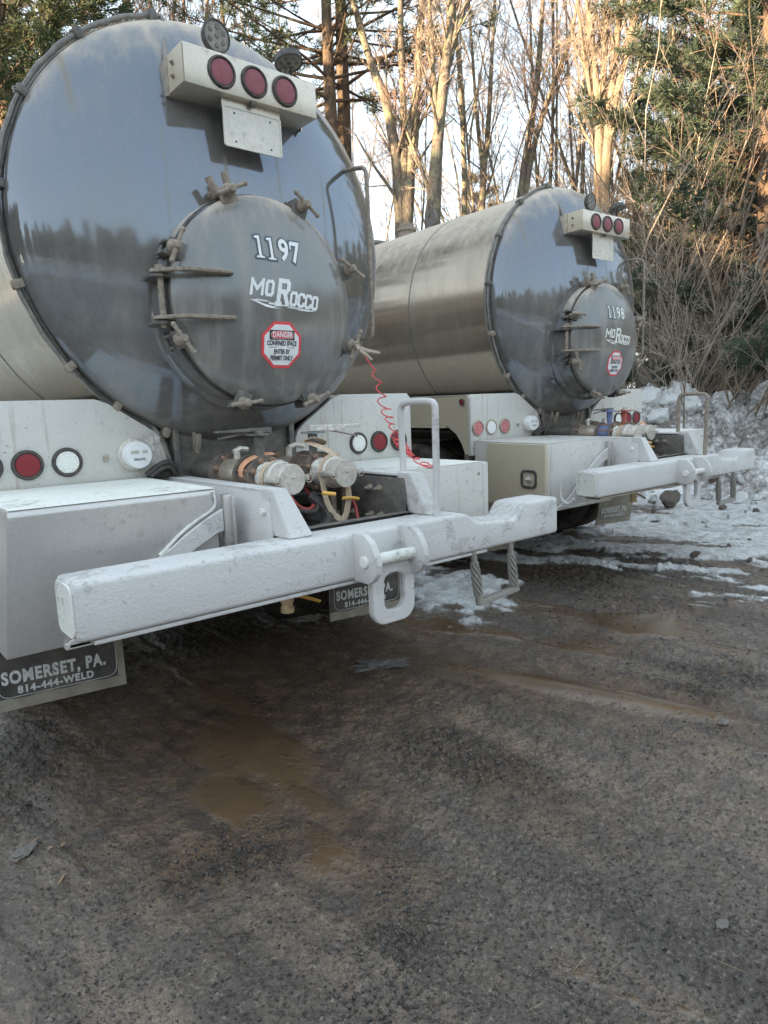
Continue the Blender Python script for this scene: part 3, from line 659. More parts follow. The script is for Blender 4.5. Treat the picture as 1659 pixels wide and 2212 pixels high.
    # rope step
    for x in (.515, .755):
        b = MB(); top = Vector((x, -1.085, .715)); bot = Vector((x + .045, -1.072, .500)); b.cyl(top, top + (bot - top) * .28, .014, .013, 10)
        st = P(b, 'step_rope', M['rope'])
        b = MB()
        for k in range(6):
            pts = []
            for i in range(15):
                t = i / 14; a = k * PI / 3 + t * PI * 1.6; p = top.lerp(bot, .24 + .76 * t); rr = .013 + .004 * math.sin(t * PI); pts.append(p + Vector((rr * math.cos(a), rr * math.sin(a), 0)))
            b.tube(pts, .0065, 6)
        P(b, 'rope_strand', M['rope'], par=st)
    b = MB(); b.box((.690, -1.068, .487), (.262, .034, .010), .002, Matrix.Rotation(R(-4), 3, 'Y')); b.box((.690, -1.084, .480), (.262, .004, .022), .001, Matrix.Rotation(R(-4), 3, 'Y'))
    for i in range(14):
        x = .578 + i * .0172; b.lathe([(.006, 0), (.0035, .005)], (x, -1.074, .4918 + (x - .69) * .07), (0, 0, 1), 6)
    b.cyl((.562, -1.076, .465), (.560, -1.076, .51), .017, seg=10); b.cyl((.80, -1.068, .485), (.80, -1.068, .53), .016, seg=10)
    P(b, 'step_tread', M['rope'])
    # handrail
    b = MB(); b.tube([(.333, -1.060, .880), (.333, -1.062, 1.30), (.336, -1.060, 1.335), (.340, -1.030, 1.353), (.356, -.860, 1.353), (.360, -.826, 1.335), (.362, -.820, 1.30), (.372, -.815, 1.04)], .0145, 12, 2)
    P(b, 'handrail', M['bumper'] if not v2 else M['rust'])
    if v2:
        b = MB(); b.tube([(-1.13, -.83, .80), (-1.13, -.83, .70), (-1.125, -.86, .665), (-1.12, -.90, .66), (-1.115, -.93, .70)], .010, 8, 2); P(b, 'hose_hook', M['bumper'])
    # ---- pipes and valves
    def pipe_set(x, z, col, yo, strap_mat, stem_m, lever_m, lever):
        y = lambda v: v + yo
        b = MB(); b.cyl((x, .05, z), (x, y(-.235), z), .050, seg=24); pp = P(b, 'discharge_pipe', M['dark'])
        for fy in (-.235, -.256, -.455, -.575): P(flange(MB(), (x, y(fy), z), .088, .018), 'flange', M['flange'], par=pp)
        b = MB(); b.lathe([(.060, 0), (.066, .01), (.066, .10), (.060, .175), (.056, .18)], (x, y(-.274), z), (0, -1, 0), 24); P(b, 'pipe_coupler', M['steel'], par=pp)
        b = MB(); b.lathe([(.070, 0), (.072, .01), (.072, .09), (.07, .102)], (x, y(-.473), z), (0, -1, 0), 24); P(b, 'valve_body', col, par=pp)
        for k in range(8):
            a = 2 * PI * (k + .5) / 8; bx_, bz_ = x + .072 * math.cos(a), z + .072 * math.sin(a)
            P(MB().bolt((bx_, y(-.274), bz_), (0, -1, 0), .0125, .012, .003), 'flange_bolt', M['bolt'], par=pp)
            P(MB().bolt((bx_, y(-.593), bz_), (0, -1, 0), .0125, .012, .003).cyl((bx_, y(-.455), bz_), (bx_, y(-.592), bz_), .006, seg=6), 'flange_bolt', M['bolt'], par=pp)
        b = MB(); b.lathe([(.056, 0), (.062, .006), (.055, .02), (.052, .085)], (x, y(-.593), z), (0, -1, 0), 24); P(b, 'pipe_nipple', M['white'], par=pp)
        b = MB(); b.lathe([(.058, .0), (.066, .004), (.068, .03), (.062, .036), (.060, .06)], (x, y(-.672), z), (0, -1, 0), 28)
        for a in (90, 210, 330): b.box((x + .066 * math.cos(R(a)), y(-.69), z + .066 * math.sin(R(a))), (.022, .03, .012), .002, Matrix.Rotation(-R(a - 90), 3, 'Y'))
        cp = P(b, 'camlock_cap', M['alu'])
        b = MB(); b.lathe([(.060, .0), (.0605, .045), (.058, .050), (.02, .0505), (.003, .0505)], (x, y(-.732) , z), (0, -1, 0), 28); b.box((x + .004, y(-.785), z + .008), (.016, .01, .006), .002); P(b, 'cap_face', M['alu'], par=cp)
        for s in (-1, 1):
            b = MB(); b.box((x + s * .072, y(-.745), z + .002), (.014, .085, .02), .003, Matrix.Rotation(R(s * -6), 3, 'Z'))
            b.lathe([(.009, -.012), (.009, .012)], (x + s * .070, y(-.705), z), (0, 0, 1), 8); P(b, 'cam_arm', M['alu'], par=cp)
            b = MB(); pts = [(x + s * .070 + .016 * math.cos(a), y(-.79) , z + .016 * math.sin(a)) for a in [k * PI / 7 for k in range(14)]]
            b.tube(pts, .0018, 5, closed=True); P(b, 'pull_ring', M['steel'], par=cp)
        b = MB(); b.cyl((x + .01, y(-.527), z + .06), (x + .01, y(-.527), z + .165), .019, seg=12); b.box((x + .01, y(-.527), z + .15), (.032, .036, .07), .003)
        b.lathe([(.048, 0), (.048, .008)], (x + .012, y(-.527), z + .166), (0, 0, 1), 20)
        for k in range(8):
            a = k * PI / 4; b.box((x + .012 + .05 * math.cos(a), y(-.527) + .05 * math.sin(a), z + .170), (.012, .006, .008), .001, Matrix.Rotation(a, 3, 'Z'))
        sm = P(b, 'valve_stem', stem_m, par=pp)
        return pp, cp
    zc_ = 1.072
    ppL, cpL = pipe_set(-.196, zc_, M['flange'] if not v2 else M['blue'], -.035, None, M['dark'] if not v2 else M['blue'], None, 0)
    ppR, cpR = pipe_set(.120, zc_ - .008, M['flange'] if not v2 else M['red'], .045, None, M['teal'] if not v2 else M['red'], None, 0)
    yl = -.54
    b = MB(); b.prism([(-.118, 1.246), (-.118, 1.268), (-.20, 1.268), (-.367, 1.262), (-.367, 1.255), (-.20, 1.252)], XZ, yl - .012, yl + .012, .002, 1)
    b.tube([(-.20, yl, 1.254), (-.30, yl, 1.240), (-.358, yl, 1.232)], .005, 6); P(b, 'valve_lever', M['dark'], par=ppL)
    yl = -.50
    b = MB(); b.prism([(.10, 1.240), (.10, 1.268), (.18, 1.266), (.30, 1.262), (.385, 1.264), (.385, 1.246), (.30, 1.250), (.22, 1.236), (.18, 1.240)], XZ, yl - .012, yl + .012, .002, 1); P(b, 'valve_lever', M['white'], par=ppR)
    b = MB(); b.tube([(.21, yl, 1.240), (.30, yl, 1.222), (.368, yl, 1.205)], .004, 6); P(b, 'lever_trigger', M['rust'], par=ppR)
    b = MB(); b.cyl((-.19, -.37, 1.13), (-.19, -.37, 1.165), .014, seg=8); b.tube([(-.20, -.36, 1.165), (-.17, -.36, 1.178), (-.13, -.35, 1.172)], .013, 8); P(b, 'small_valve', M['alu'], par=ppL)
    b = MB(); b.cyl((.115, -.30, 1.12), (.115, -.30, 1.165), .014, seg=8); b.tube([(.115, -.30, 1.165), (.15, -.30, 1.175), (.21, -.28, 1.165)], .012, 8); P(b, 'small_valve', M['alu'], par=ppR)
    # hoses in the bay
    hs = [([(-.15, -.45, 1.0), (-.10, -.62, .93), (0, -.68, .90), (.06, -.60, .95), (.10, -.5, .99)], .010, 'rubber'),
          ([(-.06, -.55, .99), (-.055, -.62, .93), (-.02, -.66, .915), (.05, -.6, .94), (.10, -.45, .98)], .009, 'hose_red'),
          ([(-.22, -.6, .98), (-.18, -.75, .90), (-.10, -.8, .86)], .008, 'rubber'), ([(.02, -.60, .97), (.08, -.66, .90), (.05, -.68, .84), (-.05, -.66, .82)], .024, 'rubber'),
          ([(-.30, -.3, .95), (-.1, -.4, .92), (.1, -.35, .95), (.27, -.4, .93)], .012, 'rubber'), ([(.17, -.62, 1.0), (.215, -.66, .93), (.20, -.7, .85), (.22, -.7, .80)], .008, 'hose_red')]
    for pts, r, m in hs: P(MB().tube(pts, r, 8, 2), 'hose', M[m])
    b = MB(); b.cyl((.10, -.66, .80), (.10, -.66, .98), .014, seg=10); b.cyl((.10, -.66, .84), (.10, -.66, .90), .024, seg=8); b.cyl((.16, -.66, .82), (.16, -.66, 1.0), .015, seg=10); b.box((.03, -.70, .79), (.30, .2, .03), .004); P(b, 'valve_manifold', M['flange'])
    b = MB(); b.tube([(-.045, -.79, 1.003), (-.02, -.80, .998), (.012, -.80, .992)], .008, 8); b.tube([(.12, -.70, .955), (.16, -.71, .955), (.20, -.71, .945)], .007, 8); P(b, 'yellow_handle', M['yellow'])
    # drain valve below the bumper
    b = MB(); b.cyl((-.262, -.833, .70), (-.262, -.833, .64), .018, seg=10); b.lathe([(.022, 0), (.026, .004), (.026, .035), (.022, .04), (.022, .05), (.026, .055), (.026, .075)], (-.262, -.833, .640), (0, 0, -1), 12); dv = P(b, 'drain_valve', M['brass'])
    b = MB(); b.tube([(-.262, -.833, .622), (-.225, -.835, .622), (-.19, -.84, .612), (-.13, -.84, .585), (-.115, -.84, .578)], .0085, 8, 1, flat=.6); P(b, 'valve_handle', M['yellow'] if not v2 else M['rust'], par=dv)
    # ---- wheels, flaps, under-frame
    for s in (-1, 1):
        for y in (.74, 2.08):
            for k, xc in enumerate((.99, .68)):
                w = .26; pr = [(.29, -w / 2 + .03), (.40, -w / 2), (.47, -w / 2 + .005), (.500, -w / 2 + .03)]
                for g in range(5):
                    h = -w / 2 + .045 + g * .0425; pr += [(.509, h), (.509, h + .026), (.496, h + .030), (.496, h + .039)] if g < 4 else [(.509, h), (.509, h)]
                pr += [(.500, w / 2 - .03), (.47, w / 2 - .005), (.40, w / 2), (.29, w / 2 - .03)]
                b = MB(); b.lathe(pr, (s * xc, y, .51), (1, 0, 0), 56, False); tyre = P(b, 'tyre', M['tyre'])
                if k == 0:
                    b = MB(); b.lathe([(.295, .10), (.29, .02), (.22, -.02), (.12, -.02), (.11, .06), (.02, .08)], (s * (xc), y, .51), (s, 0, 0), 32, False); P(b, 'rim', M['steel'], par=tyre)
    for s, x0, x1, zb in ((-1, -1.165, -.634, .150), (1, .500, 1.045, .150)):
        cx = (x0 + x1) / 2; f3 = None
        tl = -.045
        bend = .10 if v2 else .0
        def FP(x, z, off=0.0, x0=x0, cx=cx):
            t = max(0.0, .62 - z); 
            return (x + bend * t * .8, -.012 - off + bend * t * t * 3 - (0.05 * t * t * (x - cx)), z + tl * (x - cx) * 1.0)
        b = MB(); nx, nz = 8, 14; g0, g1 = [], []
        for off, g in ((0.0, g0), (-.012, g1)):
            for i in range(nx + 1):
                g.append([b.bm.verts.new(FP(x0 + (x1 - x0) * i / nx, zb + (.80 - zb) * j / nz, off)) for j in range(nz + 1)])
        for g, fl in ((g0, False), (g1, True)):
            for i in range(nx):
                for j in range(nz): b.bm.faces.new([g[i][j], g[i + 1][j], g[i + 1][j + 1], g[i][j + 1]][::-1 if fl else 1])
        for i in range(nx): b.bm.faces.new([g0[i][0], g1[i][0], g1[i + 1][0], g0[i + 1][0]])
        for j in range(nz): b.bm.faces.new([g0[0][j], g0[0][j + 1], g1[0][j + 1], g1[0][j]]); b.bm.faces.new([g0[nx][j], g1[nx][j], g1[nx][j + 1], g0[nx][j + 1]])
        fl = P(b, 'mud_flap', M['flap'] if not v2 else M['flapedge'])
        if not v2:
            b = MB(); n = 12; zz = [(x0 + .001, zb + .001), (x1 - .001, zb + .001), (x1 - .001, zb + .045), (x0 + .001, zb + .045)]
            ba = [b.bm.verts.new(FP(x0 + (x1 - x0) * i / n, zb + .0005, .0012)) for i in range(n + 1)]; bb = [b.bm.verts.new(FP(x0 + (x1 - x0) * i / n, zb + .048 + .004 * math.sin(i * 1.7), .0012)) for i in range(n + 1)]
            for i in range(n): b.bm.faces.new((ba[i], ba[i + 1], bb[i + 1], bb[i]))
            sa = [b.bm.verts.new(FP(x1 - .0005, zb + .05 + .5 * i / n, .0012)) for i in range(n + 1)]; sb = [b.bm.verts.new(FP(x1 - .034 + .003 * math.sin(i * 2.1), zb + .05 + .5 * i / n, .0012)) for i in range(n + 1)]
            for i in range(n): b.bm.faces.new((sa[i], sa[i + 1], sb[i + 1], sb[i]))
            P(b, 'muddy_edge', M['flapedge'], par=fl)
        b = MB(); lx = cx - .02
        ff = lambda x, z, FP=FP: FP(x, z, .003)
        put_text(b, 'SOMERSET, PA.', .073, ff, lx, zb + .136, offset=.0034, sx=.74, space=1.16)
        put_text(b, '814-444-WELD', .043, ff, lx, zb + .080, offset=.0020, sx=.94, space=1.18)
        b.build('flap_lettering', M['letters'], fl, smooth=False)
        b = MB(); pts = [FP(x, z, .003) for x, z in rrect(.47, .46, .04, 5, cx - .005, zb + .285)]; b.tube(pts, .0014, 4, closed=True); b.build('flap_border', M['letters'] if not v2 else M['flap'], fl)
    b = MB()
    for y in (.74, 2.08): b.cyl((-1.0, y, .51), (1.0, y, .51), .07, seg=14); b.sphere((0, y, .51), .19, 14)
    b.cyl((0, .74, .53), (0, 4.5, .62), .05, seg=10); P(b, 'axle', M['dark'])
    b = MB(); b.box((-.33, 3.0, .93), (.06, 6.2, .26)); b.box((.33, 3.0, .93), (.06, 6.2, .26)); b.box((0, 1.3, .8), (.6, .1, .2)); b.box((-.2, .25, .62), (.30, .5, .24), .04); P(b, 'under_frame', M['dark'])
    b = MB(); b.box((-.9, .02, .80), (.56, .02, .32)); P(b, 'flap_hanger', M['dark']); b = MB(); b.box((.80, .02, .80), (.62, .02, .32)); P(b, 'flap_hanger', M['dark'])
    # front axle, cab shell far ahead (mostly hidden)
    b = MB(); b.box((0, 7.6, 1.75), (2.2, 1.6, 1.9), .15, None, 4); b.box((0, 8.9, 1.3), (1.9, 1.4, 1.0), .18, None, 4); P(b, 'cab', M['beige'])
    for s in (-1, 1):
        b = MB(); b.lathe([(.29, -.12), (.46, -.13), (.50, -.10), (.51, 0), (.50, .10), (.46, .13), (.29, .12)], (s * .98, 8.9, .51), (1, 0, 0), 40); P(b, 'tyre', M['tyre'])
    return T

rnd = random.Random(4)
T1 = make_truck('1197', rnd, 'nearer vacuum tank truck, number 1197 on its round manway lid, at the left', 1)
T2 = make_truck('1198', rnd, 'farther vacuum tank truck, number 1198 on its dusty manway lid, parked at the right', 2)
RA = Matrix(((0.99937, 0.03491, -0.00661), (-0.03497, 0.99936, -0.00799), (0.00633, 0.00822, 0.99995)))
T2.matrix_world = Matrix.Translation((3.399, 0.511, 0.004)) @ RA.to_4x4()
# ---------------------------------------------------------------- numpy noise
def _hash(ix, iy, seed):
    h = (ix.astype(np.int64) * 374761393 + iy.astype(np.int64) * 668265263 + seed * 1442695041) & 0xFFFFFFFF
    h = ((h ^ (h >> 13)) * 1274126177) & 0xFFFFFFFF
    return ((h ^ (h >> 16)) & 0xFFFFFF) / float(0xFFFFFF)
def vnoise(x, y, seed=0):
    ix = np.floor(x); iy = np.floor(y); fx = x - ix; fy = y - iy
    ux = fx * fx * fx * (fx * (fx * 6 - 15) + 10); uy = fy * fy * fy * (fy * (fy * 6 - 15) + 10)
    a = _hash(ix, iy, seed); b = _hash(ix + 1, iy, seed); c = _hash(ix, iy + 1, seed); d = _hash(ix + 1, iy + 1, seed)
    return (a + (b - a) * ux) * (1 - uy) + (c + (d - c) * ux) * uy
def fbm(x, y, oct=5, seed=0, gain=.5):
    s = 0; a = 1; t = 0
    for o in range(oct):
        s = s + a * vnoise(x * 2 ** o + 17.3 * o, y * 2 ** o - 9.1 * o, seed + o); t += a; a *= gain
    return s / t
def sstep(a, b, x):
    t = np.clip((x - a) / (b - a), 0, 1); return t * t * (3 - 2 * t)
def raw_mesh(name, V, F, mats, parent=None, smooth=True, attrs=None):
    me = bpy.data.meshes.new(name); F = np.asarray(F, dtype=np.int32); k = F.shape[1]
    me.vertices.add(len(V)); me.vertices.foreach_set('co', np.asarray(V, dtype=np.float32).ravel())
    me.loops.add(F.size); me.loops.foreach_set('vertex_index', F.ravel())
    me.polygons.add(len(F)); me.polygons.foreach_set('loop_start', np.arange(0, F.size, k, dtype=np.int32))
    try: me.polygons.foreach_set('loop_total', np.full(len(F), k, dtype=np.int32))
    except Exception: pass
    me.update(calc_edges=True); me.validate()
    if smooth: me.polygons.foreach_set('use_smooth', [True] * len(me.polygons))
    for nm, arr in (attrs or {}).items():
        a = me.attributes.new(nm, 'FLOAT', 'POINT'); a.data.foreach_set('value', np.asarray(arr, dtype=np.float32))
    for m in (mats if isinstance(mats, list) else [mats]): me.materials.append(m)
    o = bpy.data.objects.new(name, me); COL.objects.link(o)
    if parent is not None: o.parent = parent
    return o

# ---------------------------------------------------------------- ground: one polar sheet of wet mud, slush and snow
def bank_line(x, y):
    """signed distance beyond the foot of the ploughed snow bank (runs behind and beside the second truck)"""
    ang = math.radians(20); dx, dy = x - 7.3, y - .6
    return dx * math.cos(ang) + dy * math.sin(ang)
def ground_fields(x, y):
    base = (fbm(x * .22, y * .22, 3, 5) - .5) * .10
    curve = x + .22 * np.sin(y * .55 + .6) + .15 * fbm(x * .6, y * .6, 2, 8)
    rut = fbm(curve * 3.2, y * .42, 4, 11)
    rut2 = fbm(curve * 11, y * 1.1 + x * .4, 3, 12)
    lump = fbm(x * 5, y * 5, 5, 21, .6); grit = fbm(x * 34, y * 34, 4, 31, .7); clod = fbm(x * 15, y * 15, 4, 41, .6)
    d = np.hypot(x + 1.589, y + 3.05); near = 1 - sstep(9, 22, d)
    G0 = lambda cx, cy, rx, ry: np.exp(-(((x - cx) / rx) ** 2 + ((y - cy) / ry) ** 2))
    clodm = sstep(.36, .66, fbm(curve * 3.5, y * 1.6, 4, 51) * (.55 + .75 * np.maximum.reduce([G0(-.58, -1.86, .13, .22), G0(-1.12, -.15, .25, .4), G0(-.75, -1.25, .2, .15), G0(.15, -1.3, .3, .35), G0(1.7, -1.6, .5, .3), G0(3.2, 0, 1.0, .6)])))
    h = (rut - .5) * .075 + (rut2 - .5) * .030 + (lump - .5) * .030 + (grit - .5) * .024 + clodm * (np.abs(clod - .5) * .055 + (grit - .5) * .016)
    # snow cover: compacted, streaky towards the bank, plus one patch beside the rope step of the first truck
    bl = bank_line(x, y)
    sn = sstep(-5.7, -3.3, bl + 1.6 * (fbm(x * .7, y * 1.6, 4, 61) - .5)) * .57 + .10 * sstep(-3.4, -1.2, bl)
    sn = np.maximum(sn, sstep(4.5, 7.5, y + (x - 3) * .15) * .8)
    patch = np.exp(-(((x - 1.95 - .25 * (y - .4)) / .50) ** 2 + ((y - .42) / .78) ** 2))
    strk = fbm(curve * 2.6 + .8 * y, y * .8 - x * .5, 5, 71, .58)
    fin = fbm(curve * 9 + y * 2, y * 3.2 - x, 4, 72, .6)
    snow = sn + ((strk - .5) * 1.5 + (fin - .5) * .9) * sstep(0, .12, sn)
    snow = np.maximum(snow, patch * 1.05 + (fbm(x * 6, y * 6, 4, 73) - .5) * .9 - .12)
    snow = np.maximum(snow, sstep(-.6, .3, bl) * .9)
    far = sstep(10, 14, d); snow = np.maximum(snow, far * (.62 + (fbm(x * .5, y * .5, 3, 75) - .5) * .8))
    snow = np.clip(snow, 0, 1)
    h = h * (1 - .3 * snow) + sstep(.35, .75, snow) * (.022 + .035 * (fbm(x * 3.4, y * 3.4, 4, 81) - .3)) * 1.1
    ridge = np.exp(-((y - 1.35 + .35 * (x - 3.6)) / .22) ** 2) * sstep(2.4, 3.0, x) * (1 - sstep(5.2, 6.2, x))
    h = h + ridge * (.02 + .09 * np.clip(fbm(x * 4.5, y * 4.5, 4, 83) - .42, 0, 1))
    snow = np.clip(snow + ridge * .35 * (fbm(x * 5, y * 5, 3, 84) > .45), 0, 1)
    # puddles fill the lowest places
    G_ = lambda cx, cy, rx, ry, sk=0.0: np.exp(-(((x - cx - sk * (y - cy)) / rx) ** 2 + ((y - cy) / ry) ** 2))
    pm = np.maximum.reduce([G_(-.62, -.98, .20, .34, .12), G_(-.42, -.70, .30, .40), G_(-.52, -1.42, .12, .25, .2) * .9, G_(-.43, -1.25, .08, .45, .05) * .8, G_(1.10, -1.45, .13, .85, -.25), G_(2.15, -.95, .7, .22) * .9, G_(-1.0, .1, .4, .5) * .8, G_(-.9, -1.7, .25, .3) * .45])
    pm = np.maximum(pm, .38 * sstep(.50, .66, fbm(curve * 3.0 + 3, y * 1.0, 4, 117)) * sstep(-2.1, -1.5, y) * (1 - np.exp(-((x + 1.3) / .35) ** 2)))
    global BROWN
    BROWN = np.clip(np.maximum.reduce([G_(-.60, -.75, .60, .80), G_(.15, -1.6, .22, .5) * .55, G_(-.42, -1.25, .28, .55, .1) * .9, G_(1.0, -1.1, .40, 1.2, -.2) * .75, G_(.2, -.2, 1.0, .8), G_(2.2, -.9, .8, .35) * .8]) * (.60 + .8 * fbm(curve * 2.4, y * .9, 4, 15)), 0, 1)
    h = h * (1 - .55 * BROWN); h = h - .006 * BROWN
    level = -.020 + .037 * pm - .03 * sstep(.2, .5, snow)
    wet = sstep(-.006, .012, level - h)
    h = np.maximum(h, level)
    rise = sstep(9, 30, d) * (d - 9) * .055 * sstep(-.3, .4, (x + y * .6) / np.maximum(d, 1))
    return base * near * .6 + h * near + rise * 1.0, snow, wet, clodm
def make_ground():
    az = np.concatenate([np.radians(np.linspace(5, 75, 561)), np.radians(np.linspace(75, 365, 88))[1:-1]])
    r = np.concatenate([np.linspace(.02, 1.0, 22)[:-1], np.geomspace(1.0, 9.5, 760)[:-1], np.geomspace(9.5, 40, 90)[:-1], np.geomspace(40, 900, 28)])
    A, Rr = np.meshgrid(az, r); X = CAM.x + Rr * np.sin(A); Y = CAM.y + Rr * np.cos(A)
    h, snow, wet, clod = ground_fields(X, Y)
    V = np.stack([X, Y, h - .012], -1).reshape(-1, 3); na, nr = len(az), len(r)
    i = np.arange(nr - 1)[:, None] * na; j = np.arange(na)[None, :]; j2 = (j + 1) % na
    F = np.stack([i + j, i + j2, i + na + j2, i + na + j], -1).reshape(-1, 4)[:, ::-1]
    t = NT('wet_mud_and_slush'); P = t.tc.outputs['Object']
    def attr(n):
        a = t.n('ShaderNodeAttribute'); a.attribute_name = n; return a.outputs['Fac']
    sn, wt, cl = attr('snow'), attr('wet'), attr('clod')
    n1 = t.noise(1.1, 6, .62, t.vec((2.6, .45, 1))); n2 = t.noise(9, 5, .65); n3 = t.noise(75, 4, .7); n4 = t.noise(230, 2, .6)
    big = t.noise(.55, 4, .6, t.vec((1.3, .6, 1), 'Object', (3.1, 1.7, 0)))
    mud = t.ramp(n1, [(.36, (0.105, 0.084, 0.066, 1)), (.48, (0.205, 0.154, 0.113, 1)), (.58, (0.335, 0.234, 0.152, 1))])
    mud = t.mix(t.ramp(big, [(.42, .0), (.60, .65)]), mud, (0.109, 0.089, 0.072, 1))
    mud = t.mix(t.ramp(n2, [(.40, .0), (.62, .6)]), mud, (0.105, 0.085, 0.069, 1))
    mud = t.mix(t.math('MULTIPLY', cl, .5), mud, (0.045, 0.041, 0.038, 1))
    mud = t.mix(t.ramp(n3, [(.56, 0.0), (.68, .60)]), mud, (0.521, 0.427, 0.336, 1))  # pale bump tops: wet glints put into the grain colour
    mud = t.mix(t.ramp(n3, [(.33, .9), (.46, 0.0)]), mud, (0.017, 0.015, 0.014, 1))  # near-black bump hollows: cavity shade put into the mud colour
    peb = t.voro(95); mud = t.mix(t.math('MULTIPLY', t.ramp(peb, [(.0, 1.0), (.16, .8), (.2, 0.0)]), t.ramp(n2, [(.4, 0.0), (.6, .25)])), mud, (0.236, 0.199, 0.163, 1))
    br = attr('brown')
    mud = t.mix(t.ramp(br, [(.15, 0.0), (.65, .86)]), mud, t.mix(t.ramp(n2, [(.42, 0.0), (.60, 1.0)]), t.mix(t.ramp(n3, [(.56, 0.0), (.68, .6)]), (0.192, 0.120, 0.065, 1), (0.446, 0.353, 0.263, 1)), (0.077, 0.050, 0.032, 1)))
    mud = t.mix(t.math('MULTIPLY', wt, .85), mud, (0.149, 0.097, 0.058, 1))
    mud = t.mix(1.0, mud, (.86, .83, .80, 1), 'MULTIPLY')
    sf = t.ramp(t.math('ADD', sn, t.math('MULTIPLY', t.math('SUBTRACT', t.noise(7, 6, .7), .5), .55)), [(.42, 0.0), (.56, 1.0)])
    snc = t.mix(t.ramp(n2, [(.42, 0.0), (.72, 1.0)]), (.84, .84, .83, 1), (.40, .38, .35, 1))
    snc = t.mix(t.ramp(n3, [(.54, 0.0), (.66, .85)]), snc, (.10, .09, .08, 1))
    col = t.mix(sf, mud, snc)
    rough = t.math('ADD', t.math('MULTIPLY', t.ramp(n1, [(.38, 1.0), (.62, 0.0)]), .16), .24)
    rough = t.math('ADD', rough, t.math('MULTIPLY', sf, .22)); rough = t.math('SUBTRACT', rough, t.math('ADD', t.math('MULTIPLY', wt, .30), t.math('MULTIPLY', attr('brown'), .08)), True)
    wetinv = t.math('SUBTRACT', 1.0, t.math('MULTIPLY', wt, .93))
    b1 = t.bump(t.math('MULTIPLY', n3, wetinv), 1.0, .018); b2 = t.bump(t.math('MULTIPLY', t.math('ADD', n4, peb), wetinv), .45, .004, b1)
    m = t.bsdf(col, t.math('MAXIMUM', rough, .06), 0, b2, .5)
    film = t.math('MULTIPLY', t.ramp(n1, [(.34, .35), (.58, 1.0)]), t.math('SUBTRACT', 1.0, t.math('MAXIMUM', t.math('MULTIPLY', sf, .6), t.math('MULTIPLY', cl, .8))))
    t.l(film, t.b.inputs['Coat Weight']); t.b.inputs['Coat Roughness'].default_value = .09; t.b.inputs['Coat IOR'].default_value = 1.55
    t.l(t.bump(t.math('MULTIPLY', t.noise(62, 4, .7), wetinv), .9, .016), t.b.inputs['Coat Normal'])
    g = raw_mesh('ground', V, F, m, attrs={'brown': BROWN.ravel(), 'snow': snow.ravel(), 'wet': wet.ravel(), 'clod': clod.ravel()}); tag(g, kind='structure')
make_ground()
def gz(x, y): return float(ground_fields(np.array([float(x)]), np.array([float(y)]))[0][0]) - .012

# ---------------------------------------------------------------- ploughed snow bank
def m_snow(name, dirt, thr=.5):
    t = NT(name); n = t.math('ADD', t.math('MULTIPLY', t.noise(1.6, 6, .68), .6), t.math('MULTIPLY', t.noise(.42, 3, .6), .42)); f = t.noise(14, 6, .72); g = t.noise(60, 3, .7)
    c = t.mix(t.ramp(t.math('ADD', t.math('MULTIPLY', n, .6), t.math('MULTIPLY', f, .4)), [(thr - .06, 0.0), (thr + .07, dirt)]), (.90, .90, .89, 1), (.17, .14, .115, 1))
    c = t.mix(t.ramp(g, [(.60, 0.0), (.70, .5)]), c, (.07, .06, .05, 1))
    return t.bsdf(c, .6, 0, t.bump(g, .6, .012, t.bump(f, .6, .04)), .4)
M['snow'] = m_snow('dirty_ploughed_snow', .95, .50); M['snowclean'] = m_snow('clean_snow', .55, .60); M['snowdirt'] = m_snow('muddy_snow', 1.0, .34)
def make_bank():
    s = np.linspace(-9, 13, 620); w = np.linspace(-.15, 4.6, 190); Sg, Wg = np.meshgrid(s, w)
    ang = math.radians(20); ux, uy = -math.sin(ang), math.cos(ang); nx, ny = math.cos(ang), math.sin(ang)
    off = .55 * (fbm(Sg * .5, Sg * 0, 3, 91) - .5) * 2
    X = 7.3 + ux * Sg + nx * (Wg + off); Y = .6 + uy * Sg + ny * (Wg + off)
    prof = sstep(-.1, 1.5, Wg) * (1 - .55 * sstep(2.2, 4.6, Wg)); hgt = 1.22 + .50 * (fbm(Sg * .45, Wg * .4, 3, 93) - .5) * 2 + .22 * sstep(.5, -4.5, Sg)
    hgt = hgt * (1 - .45 * sstep(2.5, 6, Sg))
    l1 = fbm(X * 1.6, Y * 1.6, 4, 95); l2 = fbm(X * 5, Y * 5, 4, 97, .6); bil = np.abs(l2 - .5) * 2
    H = prof * hgt * (.72 + .5 * l1) + prof * (bil * .38 + (fbm(X * 16, Y * 16, 3, 99) - .5) * .13) + .03
    H = H * sstep(-.15, .1, Wg) - .03
    X = X - nx * prof * (l2 - .5) * .22; Y = Y - ny * prof * (l2 - .5) * .22
    n0, n1 = Wg.shape; i = np.arange(n0 - 1)[:, None] * n1; j = np.arange(n1 - 1)[None, :]
    F = np.stack([i + j, i + j + 1, i + n1 + j + 1, i + n1 + j], -1).reshape(-1, 4)[:, ::-1]
    o = raw_mesh('snow_bank', np.stack([X, Y, H], -1).reshape(-1, 3), F, M['snow']); tag(o, kind='structure')
    return s, w, X, Y, H
bk = make_bank()

